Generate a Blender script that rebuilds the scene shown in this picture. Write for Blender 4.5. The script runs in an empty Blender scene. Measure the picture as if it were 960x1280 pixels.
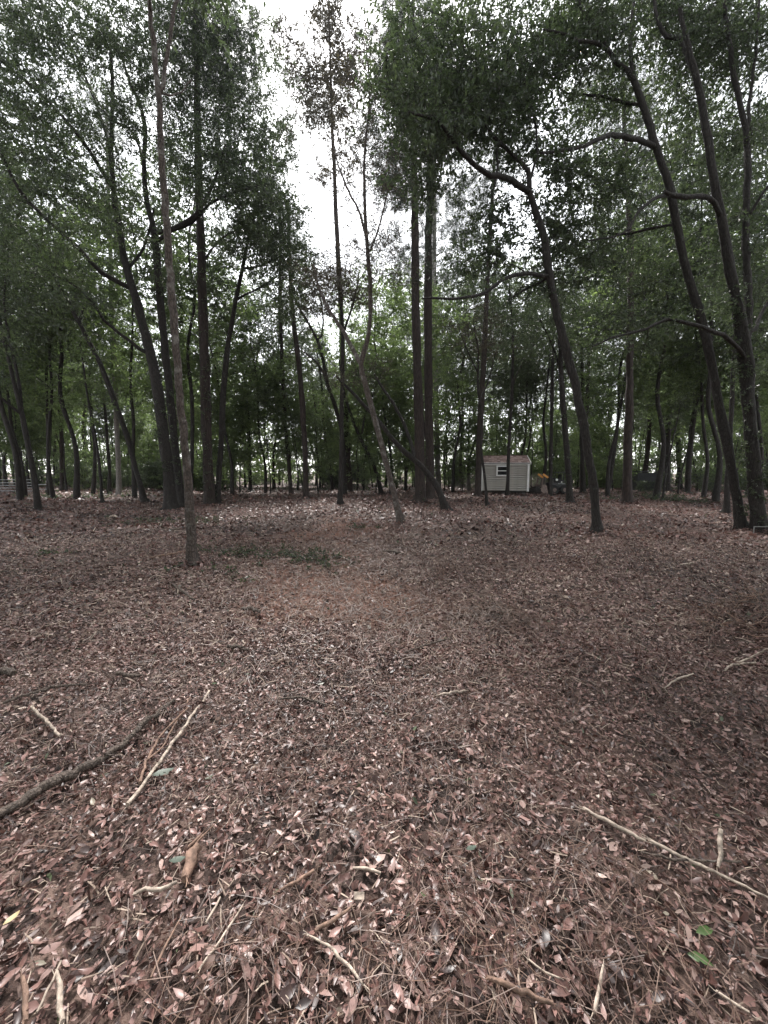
import bpy, bmesh, math, random
import numpy as np
from mathutils import Vector, Matrix

rng = np.random.default_rng(11)
random.seed(5)
scene = bpy.context.scene
COL = scene.collection

# ------------------------------------------------------------------ camera, sky, sun, exposure
CAM_H, PITCH, FPX = 1.5, math.radians(5.9), 481.0
cam_data = bpy.data.cameras.new('camera')
cam = bpy.data.objects.new('camera', cam_data)
COL.objects.link(cam)
cam_data.sensor_fit = 'VERTICAL'
cam_data.sensor_height = 36.0
cam_data.lens = FPX / 1280.0 * 36.0
cam_data.clip_start, cam_data.clip_end = 0.05, 2000.0
cam.location = (0, 0, CAM_H)
cam.rotation_euler = (math.radians(90) - PITCH, 0, 0)
scene.camera = cam

SUN_EL, SUN_AZ = math.radians(52), math.radians(-10)      # azimuth from +Y (ahead), towards +X
world = bpy.data.worlds.new('World')
scene.world = world
world.use_nodes = True
wt = world.node_tree
bg = wt.nodes['Background']
sky = wt.nodes.new('ShaderNodeTexSky')
sky.sky_type = 'NISHITA'
sky.sun_disc = False
sky.sun_elevation = SUN_EL
sky.sun_rotation = SUN_AZ
hs = wt.nodes.new('ShaderNodeHueSaturation')                # overcast: almost all the blue is gone
hs.inputs['Saturation'].default_value = 0.15
hs.inputs['Value'].default_value = 1.0
wc = wt.nodes.new('ShaderNodeTexCoord')
cn = wt.nodes.new('ShaderNodeTexNoise')
cn.inputs['Scale'].default_value = 2.6
cn.inputs['Detail'].default_value = 6
cr = wt.nodes.new('ShaderNodeMapRange')
cr.inputs['From Min'].default_value, cr.inputs['From Max'].default_value = 0.3, 0.7
cr.inputs['To Min'].default_value, cr.inputs['To Max'].default_value = 0.8, 1.2
mulw = wt.nodes.new('ShaderNodeVectorMath'); mulw.operation = 'SCALE'
wt.links.new(wc.outputs['Generated'], cn.inputs['Vector'])
wt.links.new(cn.outputs['Fac'], cr.inputs['Value'])
wt.links.new(sky.outputs['Color'], hs.inputs['Color'])
wt.links.new(hs.outputs['Color'], mulw.inputs[0])
wt.links.new(cr.outputs['Result'], mulw.inputs['Scale'])
wt.links.new(mulw.outputs['Vector'], bg.inputs['Color'])
bg.inputs['Strength'].default_value = 0.075

sl = bpy.data.lights.new('sun', 'SUN')
sl.energy, sl.angle, sl.color = 1.5, math.radians(11), (1.0, 0.955, 0.915)
so = bpy.data.objects.new('sun', sl)
COL.objects.link(so)
sdir = Vector((math.sin(SUN_AZ) * math.cos(SUN_EL), math.cos(SUN_AZ) * math.cos(SUN_EL), math.sin(SUN_EL)))
so.rotation_euler = sdir.to_track_quat('Z', 'Y').to_euler()
so.location = (0, 0, 60)

vs = scene.view_settings
vs.view_transform, vs.look, vs.exposure, vs.gamma, vs.use_curve_mapping = 'Standard', 'None', 2.7, 1.0, False
try:
    scene.cycles.max_bounces = 6
    scene.cycles.diffuse_bounces = 4
    scene.cycles.transmission_bounces = 4
    scene.cycles.volume_bounces = 1
except Exception:
    pass

# ------------------------------------------------------------------ helpers
_NT = {}
def _tab(seed):
    if seed not in _NT:
        _NT[seed] = np.random.default_rng(seed).random((256, 256)).astype(np.float64) * 2 - 1
    return _NT[seed]
def vn(x, y, seed=1):
    x, y = np.asarray(x, float), np.asarray(y, float)
    xi, yi = np.floor(x).astype(int), np.floor(y).astype(int)
    fx, fy = x - xi, y - yi
    fx, fy = fx * fx * (3 - 2 * fx), fy * fy * (3 - 2 * fy)
    t = _tab(seed)
    a, b = t[xi % 256, yi % 256], t[(xi + 1) % 256, yi % 256]
    c, d = t[xi % 256, (yi + 1) % 256], t[(xi + 1) % 256, (yi + 1) % 256]
    return (a * (1 - fx) + b * fx) * (1 - fy) + (c * (1 - fx) + d * fx) * fy

BUMPS = [(3.5, 3.45, .42, .3), (4.0, 3.8, .5, .25), (1.17, 3.85, .3, .12), (.2, 1.0, .22, .06), (-.45, 1.02, .18, .055), (.75, 1.12, .2, .05), (-.9, 1.5, .3, .05),
         (-2.2, 2.5, .5, .07), (.85, 1.55, .3, .05), (-.15, 1.6, .3, .05), (.5, 2.1, .35, .05), (-1.3, 3.6, .6, .08), (2.2, 2.6, .5, .08), (-3.2, 3.9, .7, .12), (2.9, 5.5, .8, .14), (-2.6, 6.2, .9, .13), (.3, 5.9, .6, .08), (1.6, 3.0, .4, .08), (5.5, 8.5, 1.2, .2), (-5.5, 9, 1.3, .2), (2, 10, 1.2, .16)]
def gz(x, y):
    x, y = np.asarray(x, float), np.asarray(y, float)
    z = .10 * vn(x * .16, y * .16, 3) + .04 * vn(x * .6, y * .6, 4) + .034 * vn(x * 1.7, y * 1.7, 5) + .026 * vn(x * 4.3, y * 4.3, 6)
    z = z * np.clip((np.hypot(x, y)) / 2.5, .55, 1)
    for bx, by, r, h in BUMPS:
        z = z + h * np.exp(-((x - bx) ** 2 + (y - by) ** 2) / (r * r))
    return z

def ray(px, py):
    u, v = (px - 480.0) / FPX, (640.0 - py) / FPX
    return np.array([u, math.cos(PITCH) + v * math.sin(PITCH), -math.sin(PITCH) + v * math.cos(PITCH)])
def at(px, py, d):
    r = ray(px, py)
    return np.array([0, 0, CAM_H]) + r * (d / r[1])
def gp(px, py):
    r = ray(px, py)
    p = np.array([0, 0, CAM_H]) + r * (CAM_H / -r[2])
    for _ in range(4):
        h = CAM_H - float(gz(p[0], p[1]))
        p = np.array([0, 0, CAM_H]) + r * (h / -r[2])
    return p

class MB:
    """collects vertices and faces (numpy) and links them as ONE mesh"""
    def __init__(s): s.v, s.f, s.n, s.smooth = [], [], 0, []
    def add(s, v, f, mat=0, rnd=None, smooth=False):
        v, f = np.asarray(v, np.float32), np.asarray(f, np.int32)
        if len(f) == 0: return s
        r = np.full(len(f), .5, np.float32) if rnd is None else np.broadcast_to(np.asarray(rnd, np.float32), (len(f),)).copy()
        s.v.append(v); s.f.append((f + s.n, np.full(len(f), mat, np.int32), r, np.full(len(f), smooth, bool))); s.n += len(v)
        return s
    def box(s, c, size, mat=0, rot=None, rnd=None):
        hx = np.array(size) / 2
        v = np.array([(x, y, z) for z in (-1, 1) for y in (-1, 1) for x in (-1, 1)], float) * hx
        if rot is not None: v = v @ np.array(rot.to_3x3()).T
        f = np.array([(0, 2, 3, 1), (4, 5, 7, 6), (0, 1, 5, 4), (2, 6, 7, 3), (0, 4, 6, 2), (1, 3, 7, 5)])
        return s.add(v + np.array(c), f, mat, rnd)
    def mesh(s, name, mats):
        me = bpy.data.meshes.new(name)
        V = np.concatenate(s.v); me.vertices.add(len(V)); me.vertices.foreach_set('co', V.ravel())
        nl = sum(f.size for f, *_ in s.f); npl = sum(len(f) for f, *_ in s.f)
        me.loops.add(nl); me.polygons.add(npl)
        me.loops.foreach_set('vertex_index', np.concatenate([f.ravel() for f, *_ in s.f]))
        tot = np.concatenate([np.full(len(f), f.shape[1], np.int32) for f, *_ in s.f])
        me.polygons.foreach_set('loop_start', np.concatenate(([0], np.cumsum(tot)[:-1])).astype(np.int32))
        me.polygons.foreach_set('material_index', np.concatenate([m for _, m, *_ in s.f]))
        me.polygons.foreach_set('use_smooth', np.concatenate([q for *_, q in s.f]))
        a = me.attributes.new('rnd', 'FLOAT', 'FACE'); a.data.foreach_set('value', np.concatenate([r for _, _, r, _ in s.f]))
        for m in (mats if isinstance(mats, (list, tuple)) else [mats]): me.materials.append(m)
        me.update(calc_edges=True); me.validate()
        return me
    def build(s, name, mats, parent=None, loc=None):
        o = bpy.data.objects.new(name, s.mesh(name, mats)); COL.objects.link(o)
        if parent is not None: o.parent = parent
        if loc is not None: o.location = loc
        return o

def tag(o, label=None, cat=None, group=None, kind=None):
    if label: o['label'] = label
    if cat: o['category'] = cat
    if group: o['group'] = group
    if kind: o['kind'] = kind
    return o
def empty(name, loc, rz=0):
    o = bpy.data.objects.new(name, None); COL.objects.link(o)
    o.location = loc; o.rotation_euler = (0, 0, rz); o.empty_display_size = .3
    return o
def copy_tree(o, parent=None):
    c = o.copy(); COL.objects.link(c); c.parent = parent
    for ch in o.children: copy_tree(ch, c)
    return c

def smooth_line(pts, step):
    """Catmull-Rom through rows of any width (x, y, z, r ...), resampled about every STEP"""
    P = np.asarray(pts, float)
    if len(P) == 2:
        n = max(2, int(np.linalg.norm(P[1, :3] - P[0, :3]) / step) + 1)
        t = np.linspace(0, 1, n)[:, None]
        return P[0] * (1 - t) + P[1] * t
    Q = np.vstack([2 * P[0] - P[1], P, 2 * P[-1] - P[-2]])
    out = []
    for i in range(1, len(Q) - 2):
        a, b, c, d = Q[i - 1:i + 3]
        n = max(1, int(np.linalg.norm(c[:3] - b[:3]) / step))
        t = (np.arange(n) / n)[:, None]
        out.append(.5 * (2 * b + (c - a) * t + (2 * a - 5 * b + 4 * c - d) * t ** 2 + (3 * b - a - 3 * c + d) * t ** 3))
    out.append(P[-1:])
    return np.vstack(out)

def tube(mb, L, segs=8, rough=.08, mat=0, rnd=None, seed=0, cap=True, flute=None):
    """L: rows x, y, z, radius"""
    L = np.asarray(L, float); n = len(L)
    p, r = L[:, :3], np.maximum(L[:, 3], .0015)
    t = np.gradient(p, axis=0); t /= np.linalg.norm(t, axis=1)[:, None] + 1e-9
    ref = np.array([0, 1., 0]) if abs(t[0, 1]) < .8 else np.array([1., 0, 0])
    N = np.zeros((n, 3)); u = ref
    for i in range(n):
        u = u - t[i] * (u @ t[i]); u /= np.linalg.norm(u) + 1e-9; N[i] = u
    B = np.cross(t, N)
    a = np.arange(segs) / segs * 2 * math.pi
    s = np.concatenate(([0], np.cumsum(np.linalg.norm(np.diff(p, axis=0), axis=1))))
    k = 1 + rough * vn(np.cos(a)[None, :] * 1.7 + seed * 3.1 + np.sin(a)[None, :] * 2.3, s[:, None] / (np.mean(r) * 5 + .05), 21) * 1.4
    if flute is not None: k = k * (1 + flute[:, None] * np.clip(np.cos(a * 4 + seed) + .5 * np.cos(a * 7 + 2 * seed), -.3, 1.3)[None, :])
    R = r[:, None] * k
    V = p[:, None, :] + R[:, :, None] * (np.cos(a)[None, :, None] * N[:, None, :] + np.sin(a)[None, :, None] * B[:, None, :])
    i, j = np.meshgrid(np.arange(n - 1), np.arange(segs), indexing='ij')
    j2 = (j + 1) % segs
    F = np.stack([i * segs + j, i * segs + j2, (i + 1) * segs + j2, (i + 1) * segs + j], -1).reshape(-1, 4)
    mb.add(V.reshape(-1, 3), F, mat, rnd, True)
    if cap:
        for e in (0, n - 1):
            ring = V[e]; c = ring.mean(0)
            vv = np.vstack([ring, c]); jj = np.arange(segs)
            ff = np.stack([jj, (jj + 1) % segs, np.full(segs, segs)], -1)
            mb.add(vv, ff if e else ff[:, ::-1], mat, rnd)
    return mb

# ------------------------------------------------------------------ materials
def new_mat(name):
    m = bpy.data.materials.new(name); m.use_nodes = True
    nt = m.node_tree
    return m, nt, nt.nodes['Principled BSDF']
def nd(nt, t, **kw):
    n = nt.nodes.new(t)
    for k, v in kw.items():
        if hasattr(n, k): setattr(n, k, v)
        else: n.inputs[k].default_value = v
    return n
def ramp(nt, stops, src=None, interp='LINEAR'):
    r = nt.nodes.new('ShaderNodeValToRGB'); e = r.color_ramp.elements
    r.color_ramp.interpolation = interp
    while len(e) < len(stops): e.new(.5)
    for q, (p, c) in zip(e, stops): q.position = p; q.color = (*c, 1)
    if src is not None: nt.links.new(src, r.inputs['Fac'])
    return r

def bark(name, dark, light, lichen=None, amount=.5, stretch=.25, scale=22, bump=.6):
    m, nt, b = new_mat(name); L = nt.links
    tc = nd(nt, 'ShaderNodeTexCoord'); mp = nd(nt, 'ShaderNodeMapping'); mp.inputs['Scale'].default_value = (1, 1, stretch)
    L.new(tc.outputs['Object'], mp.inputs['Vector'])
    n1 = nd(nt, 'ShaderNodeTexNoise', Scale=scale, Detail=7., Roughness=.65); L.new(mp.outputs['Vector'], n1.inputs['Vector'])
    v1 = nd(nt, 'ShaderNodeTexVoronoi', Scale=scale * 1.6, feature='DISTANCE_TO_EDGE'); L.new(mp.outputs['Vector'], v1.inputs['Vector'])
    vr = nd(nt, 'ShaderNodeMapRange'); vr.inputs['From Max'].default_value = .25; L.new(v1.outputs['Distance'], vr.inputs['Value'])
    mx = nd(nt, 'ShaderNodeMath', operation='MULTIPLY'); L.new(n1.outputs['Fac'], mx.inputs[0]); L.new(vr.outputs['Result'], mx.inputs[1])
    ad = nd(nt, 'ShaderNodeMath', operation='ADD'); L.new(mx.outputs[0], ad.inputs[0]); L.new(n1.outputs['Fac'], ad.inputs[1])
    r = ramp(nt, [(.25, dark), (.95, light)], None)
    L.new(ad.outputs[0], r.inputs['Fac']); out = r.outputs['Color']
    if lichen:
        n2 = nd(nt, 'ShaderNodeTexNoise', Scale=5.5, Detail=5., Roughness=.7); L.new(tc.outputs['Object'], n2.inputs['Vector'])
        r2 = ramp(nt, [(.5 + .12 * (1 - amount), (0, 0, 0)), (.66 + .1 * (1 - amount), (.75, .75, .75))], n2.outputs['Fac'])
        mm = nd(nt, 'ShaderNodeMixRGB'); L.new(r2.outputs['Color'], mm.inputs['Fac']); L.new(out, mm.inputs['Color1']); mm.inputs['Color2'].default_value = (*lichen, 1)
        out = mm.outputs['Color']
    L.new(out, b.inputs['Base Color']); b.inputs['Roughness'].default_value = .9
    bp = nd(nt, 'ShaderNodeBump', Strength=bump, Distance=.02); L.new(ad.outputs[0], bp.inputs['Height']); L.new(bp.outputs['Normal'], b.inputs['Normal'])
    return m

def leafmat(name, stops, rough=.45, trans=.35, tcol=(.16, .24, .05)):
    m, nt, b = new_mat(name); L = nt.links
    at_ = nd(nt, 'ShaderNodeAttribute', attribute_name='rnd')
    r = ramp(nt, stops, at_.outputs['Fac'])
    L.new(r.outputs['Color'], b.inputs['Base Color']); b.inputs['Roughness'].default_value = rough
    tr = nd(nt, 'ShaderNodeBsdfTranslucent')
    mx = nd(nt, 'ShaderNodeMixRGB', blend_type='MULTIPLY'); mx.inputs['Fac'].default_value = 1
    L.new(r.outputs['Color'], mx.inputs['Color1']); mx.inputs['Color2'].default_value = (tcol[0] * 10, tcol[1] * 10, tcol[2] * 10, 1)
    L.new(mx.outputs['Color'], tr.inputs['Color'])
    ms = nd(nt, 'ShaderNodeMixShader'); ms.inputs['Fac'].default_value = trans
    L.new(b.outputs['BSDF'], ms.inputs[1]); L.new(tr.outputs['BSDF'], ms.inputs[2])
    L.new(ms.outputs['Shader'], nt.nodes['Material Output'].inputs['Surface'])
    return m
def plain(name, c, rough=.6, metal=0, nscale=8, var=.25, bump=0):
    m, nt, b = new_mat(name); L = nt.links
    tc = nd(nt, 'ShaderNodeTexCoord'); n1 = nd(nt, 'ShaderNodeTexNoise', Scale=float(nscale), Detail=6.); L.new(tc.outputs['Object'], n1.inputs['Vector'])
    lo, hi = [x * (1 - var) for x in c], [min(1, x * (1 + var)) for x in c]
    r = ramp(nt, [(.3, lo), (.7, hi)], n1.outputs['Fac']); L.new(r.outputs['Color'], b.inputs['Base Color'])
    b.inputs['Roughness'].default_value = rough; b.inputs['Metallic'].default_value = metal
    if bump:
        bp = nd(nt, 'ShaderNodeBump', Strength=bump, Distance=.01); L.new(n1.outputs['Fac'], bp.inputs['Height']); L.new(bp.outputs['Normal'], b.inputs['Normal'])
    return m

M = {}
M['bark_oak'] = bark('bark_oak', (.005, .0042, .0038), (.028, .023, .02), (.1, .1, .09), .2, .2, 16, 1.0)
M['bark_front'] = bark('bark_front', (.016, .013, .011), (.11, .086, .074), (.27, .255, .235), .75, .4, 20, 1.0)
M['bark_pine'] = bark('bark_pine', (.006, .0048, .0042), (.045, .032, .027), None, .5, .16, 10, 1.0)
M['bark_pale'] = bark('bark_pale', (.08, .075, .07), (.24, .22, .2), None, .5, .22, 14, .7)
M['leaf_oak'] = leafmat('leaf_oak', [(0, (.03, .039, .029)), (.5, (.053, .066, .045)), (.85, (.078, .094, .06)), (1, (.1, .117, .07))], .36, .42, (.165, .19, .115))
M['leaf_fresh'] = leafmat('leaf_fresh', [(0, (.042, .054, .033)), (.5, (.073, .093, .054)), (1, (.108, .13, .072))], .42, .52, (.235, .27, .155))
M['leaf_dry'] = leafmat('leaf_dry', [(0, (.03, .028, .02)), (.5, (.055, .05, .036)), (1, (.085, .08, .05))], .6, .3, (.14, .13, .1))
M['needle'] = leafmat('needle', [(0, (.024, .032, .024)), (.5, (.038, .048, .036)), (1, (.06, .07, .052))], .5, .2, (.13, .15, .1))
M['litter'] = leafmat('litter', [(0, (.021, .0115, .0098)), (.22, (.056, .0285, .0245)), (.44, (.142, .0745, .063)), (.62, (.28, .158, .136)), (.74, (.25, .166, .146)), (.87, (.47, .33, .283)), (.95, (.62, .49, .405)), (.965, (.07, .085, .05)), (1, (.075, .1, .045))], .42, .1, (.1, .09, .08))
M['needle_litter'] = leafmat('needle_litter', [(0, (.028, .016, .012)), (.6, (.085, .047, .034)), (1, (.2, .125, .092))], .5, .05, (.1, .09, .08))
M['chip'] = leafmat('chip', [(0, (.1, .07, .055)), (.5, (.27, .2, .155)), (1, (.5, .41, .33))], .75, .02, (.1, .09, .08))
M['stick_dark'] = bark('stick_dark', (.03, .023, .019), (.13, .1, .082), (.2, .19, .17), .3, .5, 30)
M['stick_brown'] = plain('stick_brown', (.2, .125, .092), .85, 0, 34, .6, .8)
M['stick_pale'] = plain('stick_pale', (.37, .3, .245), .8, 0, 38, .6, .8)

# ground
m, nt, b = new_mat('forest_floor'); L = nt.links
tc = nd(nt, 'ShaderNodeTexCoord')
n1 = nd(nt, 'ShaderNodeTexVoronoi', Scale=16.); n1.inputs['Randomness'].default_value = 1
mpg = nd(nt, 'ShaderNodeMapping'); L.new(tc.outputs['Object'], mpg.inputs['Vector'])
nw = nd(nt, 'ShaderNodeTexNoise', Scale=9., Detail=4.); L.new(mpg.outputs['Vector'], nw.inputs['Vector'])
wm = nd(nt, 'ShaderNodeMixRGB'); wm.inputs['Fac'].default_value = .12; L.new(mpg.outputs['Vector'], wm.inputs['Color1']); L.new(nw.outputs['Color'], wm.inputs['Color2'])
L.new(wm.outputs['Color'], n1.inputs['Vector'])
n2 = nd(nt, 'ShaderNodeTexNoise', Scale=.55, Detail=5.); L.new(tc.outputs['Object'], n2.inputs['Vector'])
n3 = nd(nt, 'ShaderNodeTexNoise', Scale=30., Detail=6., Roughness=.7); L.new(tc.outputs['Object'], n3.inputs['Vector'])
sp = nd(nt, 'ShaderNodeSeparateColor'); L.new(n1.outputs['Color'], sp.inputs['Color'])
r = ramp(nt, [(0, (.03, .019, .015)), (.4, (.075, .047, .038)), (.75, (.13, .085, .068)), (1, (.2, .14, .115))], sp.outputs['Red'])
r2 = ramp(nt, [(.35, (.7, .68, .68)), (.65, (1.1, 1.02, 1.0))], n2.outputs['Fac'])
mm = nd(nt, 'ShaderNodeMixRGB', blend_type='MULTIPLY'); mm.inputs['Fac'].default_value = 1
L.new(r.outputs['Color'], mm.inputs['Color1']); L.new(r2.outputs['Color'], mm.inputs['Color2'])
soil = mm.outputs['Color']
for cx_, cy_, sx_, sy_ in ((-.5, 4.7, 1.5, 1.2), (-1.2, 8.5, 1.4, 5)):
    ma = nd(nt, 'ShaderNodeMapping'); ma.inputs['Location'].default_value = (-cx_ / sx_, -cy_ / sy_, 0); ma.inputs['Scale'].default_value = (1 / sx_, 1 / sy_, 0)
    L.new(tc.outputs['Object'], ma.inputs['Vector']); le = nd(nt, 'ShaderNodeVectorMath', operation='LENGTH'); L.new(ma.outputs['Vector'], le.inputs[0])
    an = nd(nt, 'ShaderNodeMath', operation='ADD'); L.new(le.outputs['Value'], an.inputs[0]); L.new(n2.outputs['Fac'], an.inputs[1])
    rm = ramp(nt, [(.7, (1, 1, 1)), (1, (0, 0, 0))]); dv = nd(nt, 'ShaderNodeMath', operation='MULTIPLY'); dv.inputs[1].default_value = .65; L.new(an.outputs[0], dv.inputs[0]); L.new(dv.outputs[0], rm.inputs['Fac'])
    mz = nd(nt, 'ShaderNodeMixRGB'); L.new(rm.outputs['Color'], mz.inputs['Fac']); L.new(soil, mz.inputs['Color1'])
    rz = ramp(nt, [(.35, (.12, .055, .037)), (.65, (.29, .145, .1))], n3.outputs['Fac']); L.new(rz.outputs['Color'], mz.inputs['Color2']); soil = mz.outputs['Color']
L.new(soil, b.inputs['Base Color']); b.inputs['Roughness'].default_value = .85
bp = nd(nt, 'ShaderNodeBump', Strength=.8, Distance=.03); L.new(n3.outputs['Fac'], bp.inputs['Height']); L.new(bp.outputs['Normal'], b.inputs['Normal'])
M['floor'] = m

# ------------------------------------------------------------------ the ground sheet
def spaced(lo, hi, n, k):
    t = np.linspace(-1, 1, n); s = np.sinh(t * k) / math.sinh(k)
    return np.where(s < 0, -s * lo, s * hi)
gx = spaced(-400, 400, 231, 6.6); gy = spaced(-60, 500, 231, 6.6) + 1.2
X, Y = np.meshgrid(gx, gy, indexing='ij')
V = np.stack([X, Y, gz(X, Y)], -1).reshape(-1, 3)
i, j = np.meshgrid(np.arange(230), np.arange(230), indexing='ij')
F = np.stack([i * 231 + j, (i + 1) * 231 + j, (i + 1) * 231 + j + 1, i * 231 + j + 1], -1).reshape(-1, 4)
floor = MB().add(V, F, 0, None, True).build('forest_floor', M['floor'])
tag(floor, kind='structure')

# ------------------------------------------------------------------ leaves and sprays
def unit(v): return v / (np.linalg.norm(v, axis=-1, keepdims=True) + 1e-9)
def leaf_quads(mb, base, d, nrm, L, W, mat, rnd, fold=.2):
    """one folded leaf = two triangles sharing the midrib"""
    d = unit(d); s = unit(np.cross(d, nrm)); n = np.cross(s, d)
    L, W = L[:, None], W[:, None]
    q = base + d * L * .45 + n * W * fold
    V = np.stack([base, q + s * W * .5, base + d * L - n * L * .06, q - s * W * .5], 1)
    k = np.arange(len(base))[:, None] * 4
    F = np.concatenate([k + np.array([[0, 1, 2]]), k + np.array([[0, 2, 3]])], 0)
    mb.add(V.reshape(-1, 3), F, mat, np.concatenate([rnd, rnd]))
def sprays(mb, P, nt=7, nl=11, TL=.6, ll=.095, lw=.04, flat=.55, droop=.12, lmat=1, bmat=0, tint=None, g=rng, out=None):
    K = len(P)
    if K == 0: return
    tint = np.full(K, .5) if tint is None else tint
    D = g.normal(size=(K, nt, 3)); D[..., 2] *= flat; D = unit(D)
    if out is not None: D = unit(D + out[:, None, :] * .6)
    tl = TL * g.uniform(.45, 1.1, (K, nt, 1))
    E = P[:, None, :] + D * tl; E[..., 2] -= droop * tl[..., 0]
    A = np.repeat(P[:, None, :], nt, 1).reshape(-1, 3); E = E.reshape(-1, 3); D = D.reshape(-1, 3)
    # twigs: three-sided
    s1 = unit(np.cross(D, g.normal(size=D.shape))); s2 = np.cross(D, s1); rr = .0045
    c = [s1 * rr, (-.5 * s1 + .87 * s2) * rr, (-.5 * s1 - .87 * s2) * rr]
    V = np.stack([A + c[0], A + c[1], A + c[2], E + c[0] * .4, E + c[1] * .4, E + c[2] * .4], 1).reshape(-1, 3)
    k = np.arange(len(A))[:, None] * 6
    F = np.concatenate([k + np.array([[a, b, b + 3, a + 3]]) for a, b in ((0, 1), (1, 2), (2, 0))], 0)
    mb.add(V, F, bmat)
    t = g.uniform(.12, 1.0, (len(A), nl, 1))
    B = A[:, None, :] + (E - A)[:, None, :] * t + g.normal(size=(len(A), nl, 3)) * .02
    d = unit(D[:, None, :] * .7 + g.normal(size=(len(A), nl, 3)) * .75 + np.array([0, 0, -.15]))
    n = unit(g.normal(size=d.shape) * .6 + np.array([0, 0, .8]))
    N = len(A) * nl
    sz = g.uniform(.65, 1.2, N)
    rv = np.clip(np.repeat(tint, nt * nl) + g.normal(size=N) * .16, 0, 1)
    leaf_quads(mb, B.reshape(-1, 3), d.reshape(-1, 3), n.reshape(-1, 3), ll * sz, lw * sz, lmat, rv)
def tufts(mb, P, nn=34, ll=.24, lw=.02, lmat=1, g=rng, up=.5, tint=.5):
    """pine needle tufts"""
    K = len(P)
    d = unit(g.normal(size=(K, nn, 3)) + np.array([0, 0, up * .6]))
    n = unit(g.normal(size=(K, nn, 3)))
    B = np.repeat(P[:, None, :], nn, 1) + g.normal(size=(K, nn, 3)) * .07
    N = K * nn; sz = g.uniform(.7, 1.2, N)
    rv = np.clip(np.repeat(np.broadcast_to(tint, (K,)), nn) + g.normal(size=N) * .2, 0, 1)
    leaf_quads(mb, B.reshape(-1, 3), d.reshape(-1, 3), n.reshape(-1, 3), ll * sz, np.full(N, lw), lmat, rv, .1)

def grow(mb, nodes, targets, segs=4, r_max=.05, g=rng):
    """join every leaf cluster to the nearest point of the skeleton by a bent branch, and let later clusters join those"""
    NP = [nodes[:, :3]]; NR = [nodes[:, 3]]
    P, R = nodes[:, :3].copy(), nodes[:, 3].copy()
    order = np.argsort([np.min(np.linalg.norm(P - t, axis=1)) for t in targets])
    for k in order:
        t = targets[k]
        dv = t - P; dist = np.linalg.norm(dv, axis=1)
        cost = dist + np.maximum(0, -dv[:, 2]) * .7 + np.maximum(0, dv[:, 2] - 2.5) * .3
        q = int(np.argmin(cost)); p, r = P[q], R[q]
        ln = dist[q]
        if ln < .12: continue
        r0 = min(r * .7, .007 + .011 * ln, r_max); r0 = max(r0, .005)
        mid1 = p + (t - p) * .35 + g.normal(size=3) * .1 * ln + np.array([0, 0, .05 * ln])
        mid2 = p + (t - p) * .7 + g.normal(size=3) * .09 * ln + np.array([0, 0, .07 * ln])
        C = smooth_line(np.array([[*p, r0], [*mid1, r0 * .75], [*mid2, r0 * .55], [*t, .004]]), max(.18, ln / 7))
        tube(mb, C, segs, .05, 0, None, k, False)
        P = np.vstack([P, C[1:, :3]]); R = np.concatenate([R, C[1:, 3]])

def blob_points(x, y, rx, ry, n, d, ds, g=rng):
    """cluster centres spread through an ellipsoid whose centre stands at depth d"""
    r = unit(g.normal(size=(n, 3))) * g.uniform(0, 1, (n, 1)) ** (1 / 2.4)
    out = []
    for a, b, c in r:
        out.append(at(x + a * rx, y + b * ry, max(3.2, d + c * ds)))
    return np.array(out).reshape(-1, 3)

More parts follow.
